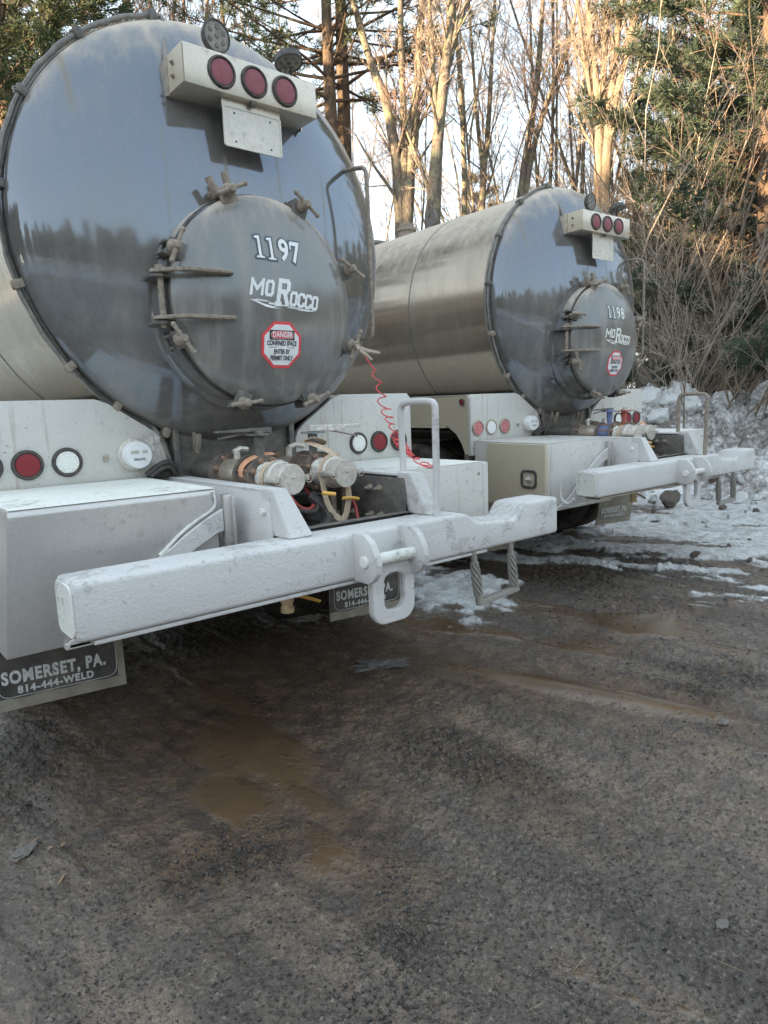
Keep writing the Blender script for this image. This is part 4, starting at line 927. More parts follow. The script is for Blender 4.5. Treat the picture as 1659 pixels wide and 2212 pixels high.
def rock_mesh(name, seed, mat, flat=1.0, sub=3, rough=.35, npl=13):
    r = random.Random(seed); b = MB(); bmesh.ops.create_icosphere(b.bm, subdivisions=sub, radius=1)
    planes = [(Vector((r.gauss(0, 1), r.gauss(0, 1), r.gauss(0, 1))).normalized(), r.uniform(.5, .85)) for _ in range(npl)]
    from mathutils import noise
    for v in b.bm.verts:
        d = v.co.normalized(); k = 1.0
        for n, h in planes:
            q = d.dot(n)
            if q > 1e-3: k = min(k, h / q)
        k += rough * .35 * (noise.noise(d * 2.3 + Vector((seed, 0, 0)))) + rough * .16 * noise.noise(d * 7 + Vector((0, seed, 0)))
        v.co = d * k; v.co.z *= flat
    return b.build(name, mat, ang=28)
rc = random.Random(9)
def place_copy(src, name, loc, sc, rot, label, cat, group=None):
    o = src if not src.get('used') else src.copy()
    if o is not src: COL.objects.link(o)
    src['used'] = 1
    o.location = loc; o.scale = sc; o.rotation_euler = rot; tag(o, label, cat, group); return o
chunks = [rock_mesh('snow_chunk', 100 + i, M[('snowclean', 'snow', 'snowdirt')[i % 3]], .8) for i in range(6)]
def bank_pt(si, wi): S_, W_, X, Y, H = bk; return X[wi, si], Y[wi, si], H[wi, si]
big = [((1468, 862), .26, 0), ((1450, 872), .20, 0), ((1425, 905), .17, 0), ((1497, 880), .2, 3), ((1600, 862), .13, 1), ((1562, 868), .2, 3), ((1650, 850), .22, 0), ((1480, 900), .15, 1), ((1530, 890), .14, 1), ((1405, 872), .22, 0)]
def on_bank(px, py):
    d = pxdir(px, py); best = None
    X, Y, H = bk[2], bk[3], bk[4]
    # horizontal direction to the camera for every bank vertex: take the nearest vertex lying on the sight line
    vx, vy, vz = X - CAM.x, Y - CAM.y, H - CAM.z
    L = np.sqrt(vx ** 2 + vy ** 2 + vz ** 2); dn = d.normalized()
    cosang = (vx * dn.x + vy * dn.y + vz * dn.z) / L
    err = np.arccos(np.clip(cosang, -1, 1)) + L * .0004
    k = np.unravel_index(np.argmin(err), err.shape); return X[k], Y[k], H[k]
for (p, s_, mi) in big:
    x, y, z = on_bank(*p); o = place_copy(chunks[mi], 'snow_chunk', (x, y, z + s_ * .3), (s_ * 1.1, s_, s_ * .9), (rc.random() * 3, rc.random() * 3, rc.random() * 3), 'large white block of snow standing on the crest of the ploughed bank', 'snow block', 'snow blocks on the ploughed bank')
for k in range(150):
    si = rc.randrange(20, 600); wi = rc.randrange(8, 120); x, y, z = bank_pt(si, wi); s_ = rc.choice((.05, .07, .09, .12, .16)) * rc.uniform(.7, 1.2)
    place_copy(chunks[rc.randrange(6)], 'snow_chunk', (x, y, z + s_ * .3), (s_, s_ * rc.uniform(.7, 1.2), s_ * rc.uniform(.6, 1)), (rc.random() * 6, rc.random() * 6, rc.random() * 6), 'broken lump of snow lying on the slope of the ploughed bank', 'snow lump', 'snow lumps over the ploughed bank')
lumps = [((1447, 1100), .17, 5, 'black muddy snow boulder on the ice left of the second tow loop'), ((1560, 1107), .055, 2, 'small round dirty lump on the snow under the far rope step'), ((1525, 1080), .12, 4, 'grey crusted snow block at the foot of the bank behind the second tow loop'),
         ((1595, 1090), .13, 0, 'pale rounded snow lump at the foot of the bank by the right picture edge'), ((1410, 1090), .10, 1, 'low pale snow lump between the second mud flap and the black boulder')]
def ground_px(px, py):
    d = pxdir(px, py); t = -CAM.z / d.z; return CAM.x + d.x * t, CAM.y + d.y * t
for (p, s_, mi, lab) in lumps:
    x, y = ground_px(*p); o = chunks[mi].copy(); COL.objects.link(o); o.location = (x, y, gz(x, y) + s_ * .45); o.scale = (s_, s_ * .9, s_ * .75); o.rotation_euler = (rc.random() * 6, 0, rc.random() * 6); o.name = 'snow_lump'; tag(o, lab, 'snow lump')
    if 'group' in o: del o['group']
    if mi == 5: o.data = o.data.copy(); o.data.materials[0] = M['snowdirt']
for k in range(70):
    d_ = rc.uniform(-4.2, -.1); s0 = rc.uniform(-3.5, 3.0); ang = math.radians(20)
    x = 7.3 - math.sin(ang) * s0 + math.cos(ang) * d_; y = .6 + math.cos(ang) * s0 + math.sin(ang) * d_
    s_ = rc.uniform(.015, .05)
    o = chunks[rc.randrange(6)].copy(); COL.objects.link(o); o.name = 'ice_crumb'; o.location = (x, y, gz(x, y) + s_ * .3); o.scale = (s_, s_, s_ * .7); o.rotation_euler = (rc.random() * 6, rc.random() * 6, 0)
    tag(o, 'small crumb of dirty ice scattered on the slushy yard', 'ice crumb', 'ice crumbs on the slush')
M['stone'] = m_simple('wet_dark_stone', (.06, .058, .055, 1), .45, 0, .5, 25, .5, .5, (.12, .11, .10, 1))
M['slate'] = m_simple('brown_slate', (.22, .145, .09, 1), .6, 0, .4, 30, .4, .5, (.12, .09, .07, 1))
M['ice'] = m_simple('dirty_ice', (.13, .135, .135, 1), .3, 0, .4, 25, .5, .5, (.045, .042, .04, 1))
ic = rock_mesh('ice_slab', 77, M['ice'], .35, 4, 1.2); x, y = ground_px(825, 1428); ic.location = (x, y, gz(x, y) + .006); ic.scale = (.20, .085, .05); ic.rotation_euler = (0, 0, R(-32)); tag(ic, 'thin grey slab of ice lying alone on the mud below the first tow loop', 'ice slab')
st = rock_mesh('flat_stone', 78, M['stone'], .35, 4, .8); x, y = ground_px(48, 1838); st.location = (x, y, gz(x, y) + .005); st.scale = (.055, .034, .03); st.rotation_euler = (0, 0, R(20)); tag(st, 'flat dark stone pressed in the mud at the left edge', 'stone')
for i, (px, py, sx, sy, rz, lab) in enumerate([(75, 1810, .022, .006, 35, 'long thin brown slate flake above the flat dark stone'), (135, 1815, .014, .007, 50, 'small orange brown slate chip right of the flat dark stone'), (108, 1828, .012, .008, 20, 'short brown slate chip beside the flat dark stone'), (132, 1890, .030, .0055, 55, 'long narrow brown slate splinter nearest the bottom left')]):
    s_ = rock_mesh('slate_chip', 200 + i, M['slate'], .4, 2, .6); x, y = ground_px(px, py); s_.location = (x, y, gz(x, y) + .004); s_.scale = (sx, sy, .008); s_.rotation_euler = (R(6), R(4), R(rz)); tag(s_, lab, 'slate chip')
for (px, py, sz, lab) in [(1563, 1558, .035, 'ragged black clod of asphalt on the wet mud at the right'), (1560, 2000, .03, 'black mud clod close to the right edge of the foreground')]:
    s_ = rock_mesh('mud_clod', int(px), M['stone'], .5, 3, 1.4); x, y = ground_px(px, py); s_.location = (x, y, gz(x, y) + .008); s_.scale = (sz, sz * .6, sz * .5); tag(s_, lab, 'mud clod')
# loose gravel and clods too many to count
def make_gravel():
    rs = np.random.RandomState(3); N = 80000
    rr = np.exp(rs.uniform(math.log(1.2), math.log(8), N)); aa = np.radians(rs.uniform(8, 72, N)); x = CAM.x + rr * np.sin(aa); y = CAM.y + rr * np.cos(aa)
    h, snow, wet, clod = ground_fields(x, y); dens = .42 + .25 * clod; keep = (rs.rand(N) < dens) & (wet < .5) & (snow < .5)
    x, y, h, rr, clod = x[keep], y[keep], h[keep], rr[keep], clod[keep]; n = len(x)
    s = (.0013 + .0042 * rs.rand(n) ** 3) * (1 + .6 * clod)
    cx, cy, cs = [], [], []      # heaps of loose asphalt crumbs
    for (px, py, sx, sy, m_, k_) in ((-.50, -1.80, .045, .09, 230, .9), (-.60, -1.88, .08, .07, 260, .9), (-.74, -1.96, .09, .05, 240, 1.0), (-.60, -1.25, .09, .05, 380, .7), (-1.10, -.45, .16, .12, 650, .75), (-1.02, -.15, .2, .15, 420, .7), (-.42, -1.62, .04, .1, 160, .9), (-.98, -1.02, .10, .10, 160, .7), (.2, -1.5, .3, .3, 420, .6), (1.3, -1.3, .6, .5, 700, .8), (.9, -.3, .5, .3, 500, .7), (2.6, -.7, .6, .4, 500, 1.3), (-.2, -2.15, .15, .15, 260, .7)):
        cx.append(rs.normal(px, sx, m_)); cy.append(rs.normal(py, sy, m_)); cs.append((.0018 + .0070 * rs.rand(m_) ** 3.5) * k_)
    cx, cy, cs = map(np.concatenate, (cx, cy, cs)); ch_, _, cw_, _ = ground_fields(cx, cy)
    x = np.concatenate([x, cx]); y = np.concatenate([y, cy]); s = np.concatenate([s, cs]); h = np.concatenate([h, ch_]); n = len(x)
    oc = np.array([(1, 0, 0), (0, 1, 0), (-1, 0, 0), (0, -1, 0), (0, 0, .8), (0, 0, -.8)]); fc = np.array([(0, 1, 4), (1, 2, 4), (2, 3, 4), (3, 0, 4), (1, 0, 5), (2, 1, 5), (3, 2, 5), (0, 3, 5)])
    V = oc[None] * (1 + .7 * (rs.rand(n, 6, 1) - .5)) * s[:, None, None]; a = rs.rand(n) * 6.28; c_, s_ = np.cos(a)[:, None], np.sin(a)[:, None]
    vx = V[..., 0] * c_ - V[..., 1] * s_; vy = V[..., 0] * s_ + V[..., 1] * c_
    V = np.stack([vx + x[:, None], vy + y[:, None], V[..., 2] + (h - .012 + s * .25)[:, None]], -1).reshape(-1, 3)
    F = (fc[None] + np.arange(n)[:, None, None] * 6).reshape(-1, 3)
    t = NT('loose_gravel'); c = t.ramp(t.noise(90, 1), [(.40, (.030, .028, .026, 1)), (.58, (.075, .066, .058, 1)), (.74, (.22, .195, .165, 1))])
    o = raw_mesh('gravel', V, F, t.bsdf(c, .42, 0, None, .5), smooth=False); tag(o, 'loose wet gravel and crumbs scattered over the mud', 'gravel', None, 'stuff')
make_gravel()
# straw bits
def make_straw():
    rs = random.Random(5); b = MB()
    for _ in range(40):
        px, py = rs.uniform(20, 1640), rs.uniform(1450, 2190) ; x, y = ground_px(px, py); z = gz(x, y) + .004; a = rs.random() * 6.28; L = rs.uniform(.01, .04); c2 = rs.uniform(-.4, .4)
        p = Vector((x, y, z)); d = Vector((math.cos(a), math.sin(a), .05)); e = Vector((math.cos(a + c2), math.sin(a + c2), .0)); b.tube([p, p + d * L, p + d * L + e * L], .0007, 3)
    o = b.build('straw', m_simple('dead_grass', (.15, .125, .08, 1), .8, 0, .4, 30, .1)); tag(o, 'stray blades of dead grass pressed in the mud', 'grass', None, 'stuff')
make_straw()

# ---------------------------------------------------------------- straps and the coiled cable (lie on or hang from the trucks)
def strap(name, pts, label, mat, w=.018, up=(0, 1, 0), parent_mat=None, sm=2):
    b = MB(); b.tube(pts, w, 8, sm, flat=.16, up=up); o = b.build(name, mat)
    if parent_mat is not None: o.matrix_world = parent_mat
    tag(o, label, 'strap'); return o
zc_ = 1.072
def loopxz(x, y, z, r, a0, a1, n=14, tilt=0): return [(x + r * math.cos(R(a0 + (a1 - a0) * i / n)), y + tilt * (i / n - .5), z + r * math.sin(R(a0 + (a1 - a0) * i / n))) for i in range(n + 1)]
strap('webbing_strap', [(-.268, -.54, 1.075), (-.272, -.545, 1.105), (-.255, -.55, 1.130), (-.225, -.555, 1.148), (-.19, -.56, 1.158), (-.155, -.56, 1.162), (-.125, -.565, 1.160)], 'faded orange webbing strap laid over the left valve of the nearer truck', M['orange'], .019, (-1, 0, 0))
strap('webbing_strap', loopxz(-.196, -.690, zc_, .066, 20, 380, 24, .01), 'tan webbing strap wrapped round the neck of the left pipe cap of the nearer truck', M['web'], .016, (1, 0, 0), None, 0)
strap('webbing_strap', [(.075, -.50, 1.20), (.10, -.525, 1.215), (.15, -.53, 1.20), (.165, -.51, 1.185), (.13, -.465, 1.19), (.085, -.47, 1.205), (.09, -.52, 1.19), (.14, -.56, 1.165), (.165, -.585, 1.14), (.183, -.60, 1.10), (.190, -.605, 1.06)], 'tan webbing strap knotted round the right valve stem of the nearer truck', M['web'], .019, (0, 0, 1))
strap('webbing_strap', loopxz(.120, -.645, zc_ - .008, .068, 60, 190, 10) + [(.050, -.66, 1.03), (.054, -.67, .96), (.075, -.68, .90), (.112, -.69, .862), (.128, -.69, .858), (.148, -.69, .89), (.168, -.685, .95), (.170, -.675, 1.02)], 'long dirty webbing strap looped below the right pipe cap of the nearer truck', M['web'], .014, (0, 1, 0))
m2 = T2.matrix_world.copy()
strap('webbing_strap', [(-.25, -.40, 1.10), (-.24, -.42, 1.04), (-.20, -.44, 1.005), (-.15, -.45, 1.0)], 'narrow orange strap hanging from the left pipe of the farther truck', M['orange'], .012, (0, 0, 1), m2)
strap('webbing_strap', loopxz(-.196, -.690, zc_, .066, 20, 380, 24, .01), 'pale webbing strap wrapped round the pipe neck of the farther truck', M['web'], .013, (1, 0, 0), m2, 0)
strap('webbing_strap', loopxz(.120, -.655, zc_ - .004, .070, 10, 120, 10), 'bright orange tag strap on the right pipe cap of the farther truck', M['orange'], .012, (0, 1, 0), m2)
# coiled cable with clamp, hanging from the lower right latch
C = thing('coiled_cable', 'red coiled grounding cable hanging from the lower right lid latch of the nearer truck', 'cable')
b = MB(); path = [Vector(p) for p in ((.455, -.47, 1.575), (.475, -.52, 1.50), (.478, -.545, 1.42), (.490, -.56, 1.34), (.515, -.57, 1.26), (.54, -.58, 1.19), (.575, -.60, 1.13), (.60, -.62, 1.10), (.635, -.66, 1.06), (.66, -.68, 1.047))]
def lerp_path(t):
    f = t * (len(path) - 1); i = min(int(f), len(path) - 2); return path[i].lerp(path[i + 1], f - i)
pts = []; ph = 0
for i in range(420):
    t = i / 419; dens = 1 + 2.6 * math.exp(-((t - .68) / .09) ** 2) + 1.0 * math.exp(-((t - .42) / .06) ** 2); ph += dens * .17 if t > .10 else .0
    rr = (.024 + .007 * math.sin(t * 23)) * sstep(np.array([.06]), np.array([.16]), np.array([t]))[0]
    pts.append(lerp_path(t) + Vector((rr * math.cos(ph), rr * math.sin(ph) * .8, rr * .35 * math.sin(ph))))
b.tube(pts, .0030, 6); b.build('coil', M['coil'], C)
b = MB(); b.prism([(.400, 1.628), (.47, 1.610), (.545, 1.598), (.55, 1.588), (.47, 1.594), (.405, 1.606)], XZ, -.475, -.455, .002, 1); b.prism([(.43, 1.606), (.47, 1.585), (.50, 1.560), (.492, 1.556), (.46, 1.575), (.42, 1.594)], XZ, -.478, -.462, .002, 1); b.build('spring_clamp', M['steel'], C)
# ---------------------------------------------------------------- trees
def m_bark(name, a, b_, lichen=None, sc=9):
    t = NT(name); n = t.noise(sc, 6, .7, t.vec((2.6, 2.6, .8))); c = t.ramp(n, [(.36, a), (.60, b_)])
    if lichen: c = t.mix(t.ramp(t.noise(5.5, 5, .7), [(.52, 0.0), (.60, .7)]), c, lichen)
    return t.bsdf(c, .9, 0, t.bump(n, .9, .03), .2)
M['bark'] = m_bark('grey_flaky_bark', (0.095, 0.078, 0.062, 1), (0.324, 0.267, 0.213, 1), (0.351, 0.351, 0.213, 1), 14)
M['barkpale'] = m_bark('pale_smooth_bark', (0.189, 0.150, 0.106, 1), (0.351, 0.273, 0.200, 1), None, 5)
M['barkdark'] = m_bark('dark_pine_bark', (0.074, 0.055, 0.041, 1), (0.203, 0.143, 0.100, 1), None, 10)
M['twig'] = m_bark('grey_brown_twig', (0.297, 0.247, 0.200, 1), (0.513, 0.429, 0.350, 1), None, 2)
M['twigred'] = m_bark('reddish_twig', (0.270, 0.182, 0.150, 1), (0.432, 0.312, 0.250, 1), None, 2)
def m_needle(name, a, b_):
    t = NT(name); oi = t.n('ShaderNodeObjectInfo')
    n = t.noise(1.1, 4, .6); f = t.noise(9, 2); c = t.ramp(t.math('ADD', t.math('MULTIPLY', n, .6), t.math('MULTIPLY', f, .4)), [(.38, a), (.62, b_)])
    p = t.n('ShaderNodeBsdfPrincipled'); t.l(c, p.inputs['Base Color']); p.inputs['Roughness'].default_value = .6; p.inputs['Specular IOR Level'].default_value = .3
    tr = t.n('ShaderNodeBsdfTranslucent'); t.l(c, tr.inputs[0]); mx = t.n('ShaderNodeMixShader'); mx.inputs[0].default_value = .25
    t.l(p.outputs[0], mx.inputs[1]); t.l(tr.outputs[0], mx.inputs[2]); t.l(mx.outputs[0], t.out.inputs[0]); return t.m
M['needle'] = m_needle('pine_needles', (0.047, 0.072, 0.037, 1), (0.115, 0.137, 0.062, 1))
M['needleblue'] = m_needle('blue_green_needles', (0.054, 0.081, 0.056, 1), (0.115, 0.150, 0.094, 1))
M['needlesun'] = m_needle('sun_tinted_needles', (0.203, 0.156, 0.050, 1), (0.351, 0.260, 0.075, 1))  # low sunlight on the small pines, painted into the needle colour
class TB:
    """collects tapered tubes and leaf blades as numpy arrays"""
    def __init__(s): s.V = []; s.F = []; s.n = 0
    def tube(s, P, Rr, k):
        P = np.asarray(P, float); n = len(P); T = np.gradient(P, axis=0); T /= np.linalg.norm(T, axis=1)[:, None] + 1e-9
        ref = np.array([.31, .17, .93]) if abs(T[0, 2]) < .8 else np.array([1.0, .1, 0]); N = np.cross(T, ref); N /= np.linalg.norm(N, axis=1)[:, None] + 1e-9; B = np.cross(T, N)
        a = np.arange(k) * 2 * PI / k; ring = P[:, None] + np.asarray(Rr)[:, None, None] * (np.cos(a)[None, :, None] * N[:, None] + np.sin(a)[None, :, None] * B[:, None])
        i = np.arange(n - 1)[:, None] * k; j = np.arange(k)[None]; j2 = (j + 1) % k
        s.F.append(np.stack([i + j, i + j2, i + k + j2, i + k + j], -1).reshape(-1, 4) + s.n); s.V.append(ring.reshape(-1, 3)); s.n += n * k
    def quads(s, Q):
        m = len(Q); s.V.append(Q.reshape(-1, 3)); s.F.append(np.arange(m * 4).reshape(-1, 4) + s.n); s.n += m * 4
    def build(s, name, mat, parent=None, smooth=True): return raw_mesh(name, np.concatenate(s.V), np.concatenate(s.F), mat, parent, smooth)
def wander(rs, p, d, L, n, jit, up):
    pts = [np.array(p, float)]; d = np.array(d, float); d /= np.linalg.norm(d)
    for i in range(n):
        d = d + rs.normal(0, jit, 3) + np.array([0, 0, up]); d /= np.linalg.norm(d); pts.append(pts[-1] + d * L / n)
    return np.array(pts), d
def branch_out(rs, trunk, twigs, P, r0, L, level, maxl, spec):
    """spawn children along polyline P"""
    n = len(P); cnt = spec['cnt'][level]; lo = spec['lo'][level]
    for _ in range(cnt):
        u = rs.uniform(lo, 1.0) * (n - 1); i = min(int(u), n - 2); p = P[i] + (P[i + 1] - P[i]) * (u - i); t = P[i + 1] - P[i]; t = t / (np.linalg.norm(t) + 1e-9)
        q = rs.normal(0, 1, 3); q -= t * q.dot(t); q /= np.linalg.norm(q) + 1e-9; sp = spec['ang'][level] * rs.uniform(.6, 1.3); d = t * math.cos(sp) + q * math.sin(sp)
        frac = 1 - u / (n - 1); l = L * spec['len'][level] * (.45 + .75 * frac) * rs.uniform(.7, 1.2); rr = max(r0 * (1 - .75 * u / (n - 1)) * spec['rad'][level], spec['rmin'])
        m = 5 if level < 1 else 4; Q, _d = wander(rs, p, d, l, m, spec['jit'][level], spec['up'][level])
        rad = np.linspace(rr, max(rr * .35, spec['rmin'] * .7), m + 1); (trunk if level < 1 else twigs).tube(Q, rad, 5 if level < 1 else 3)
        if level + 1 < maxl: branch_out(rs, trunk, twigs, Q, rr, l, level + 1, maxl, spec)
BARE = dict(cnt=[14, 7, 5, 3], lo=[.28, .2, .15, .1], ang=[.5, .7, .75, .8], len=[.25, .42, .5, .55], rad=[.34, .45, .5, .6], jit=[.13, .16, .18, .2], up=[.05, .04, .04, .03], rmin=.0032)
def bare_parts(trunks, seed, spec, maxl=4):
    rs = np.random.RandomState(seed); a, b = TB(), TB()
    for P, r0, r1 in trunks:
        P = np.asarray(P, float); n = len(P); tt = np.linspace(0, n - 1, (n - 1) * 5 + 1); Q = np.stack([np.interp(tt, np.arange(n), P[:, c]) for c in range(3)], -1)
        ker = np.array([1, 2, 3, 2, 1]) / 9.; Qs = Q.copy()
        for c in range(3): Qs[2:-2, c] = np.convolve(Q[:, c], ker, 'valid')
        rad = np.linspace(r0 * .82, r1 * .75, len(Qs)) * (1 + .05 * rs.normal(0, 1, len(Qs))); a.tube(Qs, rad, 10)
        L = np.linalg.norm(Qs[-1] - Qs[0]); branch_out(rs, a, b, Qs, r0, L, 0, maxl, spec)
    return a, b
def put_tree(name, label, cat, loc, a, b, bark, twig, group=None):
    t = thing(name, label, cat, loc, group); a.build('trunk', bark, t); b.build('crown', twig, t); return t
def copy_thing(src, loc, rz, sc, label, group=None):
    c = src.copy(); COL.objects.link(c); c.location = loc; c.rotation_euler = (0, 0, rz); c.scale = (sc, sc, sc); c['label'] = label
    if group: c['group'] = group
    for ch in src.children:
        k = ch.copy(); COL.objects.link(k); k.parent = c
    return c
def gh(x, y): return gz(x, y) - .05
def px_trunk(pts, dist, base):
    """trunk polyline measured at its own distance; returned relative to its base"""
    out = [Vector((0, 0, -.1))]
    for (px, py) in pts: out.append(at(px, py, dist) - base)
    return out
def base_of(px, dist):
    p = at(px, 900, dist); return Vector((p.x, p.y, gh(p.x, p.y)))
# the named trunks that stand in front
HERO = [
 ('bare_tree', 'forked bare tree with mossy grey trunks rising directly behind the gap between the tanks', 872, 13.5, 'bark', [([(868, 540), (862, 440), (855, 330), (832, 210), (795, 120), (752, -40)], .155, .07), ([(872, 500), (874, 380), (872, 240), (866, 100), (864, -60)], .12, .06), ([(878, 520), (886, 380), (897, 260), (905, 120), (915, -60)], .15, .075)]),
 ('bare_tree', 'thick flaky barked bare tree just right of the mossy forked one', 925, 13.0, 'bark', [([(928, 560), (936, 440), (943, 330), (956, 200), (968, 100), (980, -60)], .19, .08), ([(950, 240), (968, 120), (1000, 30), (1035, -70)], .085, .04), ([(944, 330), (940, 200), (932, 90), (925, -60)], .07, .035)]),
 ('bare_tree', 'pale barked multi stem tree glowing in the sun above the second tank', 1300, 14.0, 'barkpale', [([(1290, 500), (1296, 330), (1290, 200), (1278, 100), (1265, -60)], .14, .06), ([(1300, 470), (1312, 300), (1324, 170), (1335, 60), (1350, -60)], .13, .06), ([(1308, 400), (1318, 260), (1350, 130), (1375, 30), (1400, -60)], .11, .05), ([(1292, 420), (1300, 260), (1308, 120), (1312, -60)], .09, .04), ([(1296, 300), (1268, 160), (1255, 60), (1240, -60)], .07, .03)]),
 ('bare_tree', 'leaning double stemmed bare tree behind the middle of the second tank', 1120, 15.5, 'bark', [([(1118, 470), (1134, 350), (1152, 240), (1166, 120), (1175, -50)], .12, .05), ([(1130, 430), (1156, 300), (1192, 190), (1230, 90), (1262, -50)], .10, .04)]),
 ('bare_tree', 'slim bare tree standing between the thick flaky tree and the sun tinted pine', 1005, 15.0, 'bark', [([(1003, 500), (1004, 380), (998, 250), (990, 120), (975, -50)], .09, .04)]),
 ('bare_tree', 'slim crooked bare tree left of the sun tinted pine', 1045, 16.0, 'bark', [([(1040, 500), (1044, 380), (1056, 260), (1062, 130), (1072, -50)], .10, .04), ([(1044, 380), (1030, 260), (1022, 140), (1010, -50)], .06, .03)]),
 ('bare_tree', 'leaning bare trunk seen above the top left of the first tank', 235, 15.0, 'bark', [([(190, 200), (230, 80), (262, 30), (300, -60)], .10, .06)]),
 ('bare_tree', 'upright bare trunk over the top left of the first tank', 188, 16.0, 'bark', [([(192, 240), (190, 100), (182, 40), (172, -60)], .11, .07)]),
 ('bare_tree', 'thin bare trunk behind the conduit at the top of the first tank', 335, 17.0, 'bark', [([(330, 240), (330, 100), (326, 30), (318, -60)], .09, .06), ([(360, 180), (372, 60), (382, -60)], .06, .04)]),
 ('bare_tree', 'pair of thin bare trunks left of the first work lamp', 445, 17.0, 'twigred', [([(443, 260), (445, 100), (446, 30), (450, -60)], .07, .05), ([(398, 240), (398, 90), (396, -60)], .06, .04)]),
]
spec_h = dict(BARE, cnt=[9, 6, 5, 3], lo=[.3, .2, .15, .1], len=[.19, .5, .5, .5], rad=[.36, .45, .5, .6])
for i, (nm, lab, px, dist, bk_, trs) in enumerate(HERO):
    base = base_of(px, dist); T = [(px_trunk(p, dist, base), r0, r1) for p, r0, r1 in trs]
    T = [( [Vector((0, 0, -.1)) if j == 0 else q for j, q in enumerate(P)], r0, r1) for P, r0, r1 in T]
    a, b = bare_parts(T, 50 + i, spec_h); put_tree(nm, lab, 'tree', base, a, b, M[bk_], M['twig' if i % 3 else 'twigred'])
# generic bare trees, shared between many
protos = []
for i in range(5):
    rs = np.random.RandomState(900 + i); H = 13 + 2 * (i % 3); tr = []
    for s in range(1 + (i % 3)):
        P, _ = wander(rs, (0, 0, -.2), (rs.normal(0, .12), rs.normal(0, .12), 1), H, 7, .05, .03); tr.append((P, .07 - .012 * s, .012))
    protos.append(bare_parts(tr, 300 + i, dict(BARE, lo=[.22, .2, .15, .1])))
rt = random.Random(17); plist = []
spots = []
for px, dist in [(520, 24), (640, 22), (765, 24), (800, 30), (1000, 26), (1085, 20), (1150, 24), (1185, 19), (1105, 17), (1045, 22), (700, 20), (960, 20), (1215, 17), (1290, 17.5), (665, 26), (1235, 23), (1260, 20), (1345, 20), (1370, 17), (1400, 23), (1425, 18), (1455, 26), (1470, 20), (1490, 18), (1520, 22), (1545, 19), (1510, 28), (1440, 30),
                 (480, 30), (270, 24), (130, 20), (610, 34), (730, 36), (900, 32), (1060, 34), (1130, 36), (1200, 30), (1280, 33), (1330, 28), (1420, 33), (840, 38), (400, 32), (10, 22), (-60, 24)]:
    spots.append((px, dist))
protos_obj = []
for i, (px, dist) in enumerate(spots):
    p = at(px, 900, dist); z = gh(p.x, p.y); k = i % 5
    lab = 'bare grey brown winter tree in the wood behind the trucks'
    if i < 5:
        o = put_tree('bare_tree', lab, 'tree', (p.x, p.y, z), protos[k][0], protos[k][1], M['bark'], M['twig' if k % 2 else 'twigred'], 'bare trees in the wood behind'); protos_obj.append(o); o.rotation_euler = (0, 0, rt.random() * 6.28)
    else: copy_thing(protos_obj[k], (p.x, p.y, z), rt.random() * 6.28, rt.uniform(.8, 1.15), lab, 'bare trees in the wood behind')
# evergreens
def pine_parts(seed, H, crown_lo, Lmax, tuft=.17, dens=1.0, up=.12, ntuft=9):
    rs = np.random.RandomState(seed); a, b = TB(), TB(); P, _ = wander(rs, (0, 0, -.2), (rs.normal(0, .02), rs.normal(0, .02), 1), H, 10, .015, .02)
    a.tube(P, np.linspace(.02 * H * .8, .02, len(P)), 9); Q = []
    z = crown_lo
    while z < H - .2:
        f = (z - crown_lo) / max(.1, H - crown_lo); L = Lmax * (1 - f) ** .75 * (.35 + .65 * min(1, f * 5 + .5)); nb = rs.randint(4, 7); a0 = rs.rand() * 6.28
        i = np.interp(z, P[:, 2], np.arange(len(P))); i0 = min(int(i), len(P) - 2); p = P[i0] + (P[i0 + 1] - P[i0]) * (i - i0)
        for k in range(nb):
            if rs.rand() > .92: continue
            an = a0 + k * 6.28 / nb + rs.normal(0, .2); l = L * rs.uniform(.6, 1.15) + .15
            d = (math.cos(an), math.sin(an), .12 + .35 * f); B_, _ = wander(rs, p, d, l, 5, .06, up * .35 - .03); a.tube(B_, np.linspace(.028 * (1 - f) + .008, .005, 6), 4)
            ns = int((5 + l * 5.0) * dens)
            for _ in range(ns):
                u = rs.uniform(.25, 1) ** .8 * 5; j = min(int(u), 4); q = B_[j] + (B_[j + 1] - B_[j]) * (u - j); t = B_[j + 1] - B_[j]; t /= np.linalg.norm(t)
                s_ = np.array([-t[1], t[0], 0]) * rs.choice([-1, 1]); dd = t * rs.uniform(.5, 1) + s_ * rs.uniform(.2, 1) + np.array([0, 0, rs.uniform(-.15, .3)]); dd /= np.linalg.norm(dd); sl = rs.uniform(.15, .5) * min(1, l)
                S_, _ = wander(rs, q, dd, sl, 2, .12, .05); a.tube(S_, [.006, .005, .003], 3)
                for c in (S_[1], S_[2], S_[2] + dd * .05): Q.append((c, dd))
        z += rs.uniform(.32, .55) * (H / 12)
    C = np.array([q[0] for q in Q]); D = np.array([q[1] for q in Q]); C = np.repeat(C, ntuft, 0); D = np.repeat(D, ntuft, 0); n = len(C)
    v = D * .8 + rs.normal(0, .75, (n, 3)) + np.array([0, 0, .15]); v /= np.linalg.norm(v, axis=1)[:, None]; w = np.cross(v, rs.normal(0, 1, (n, 3))); w /= np.linalg.norm(w, axis=1)[:, None]; l = tuft * rs.uniform(.6, 1.1, (n, 1)); wd = .011 * rs.uniform(.7, 1.5, (n, 1))
    b.quads(np.stack([C - w * wd * .4, C + w * wd * .4, C + v * l * .6 + w * wd, C + v * l], 1)); return a, b
PP = [pine_parts(1, 14, 1.0, 3.3, .18, 2.0, .12, 10), pine_parts(2, 15, 7.6, 3.8, .17, .8), pine_parts(3, 12, .6, 2.6, .16, 1.2), pine_parts(4, 9, .3, 2.1, .15, 1.1)]
PN = {}
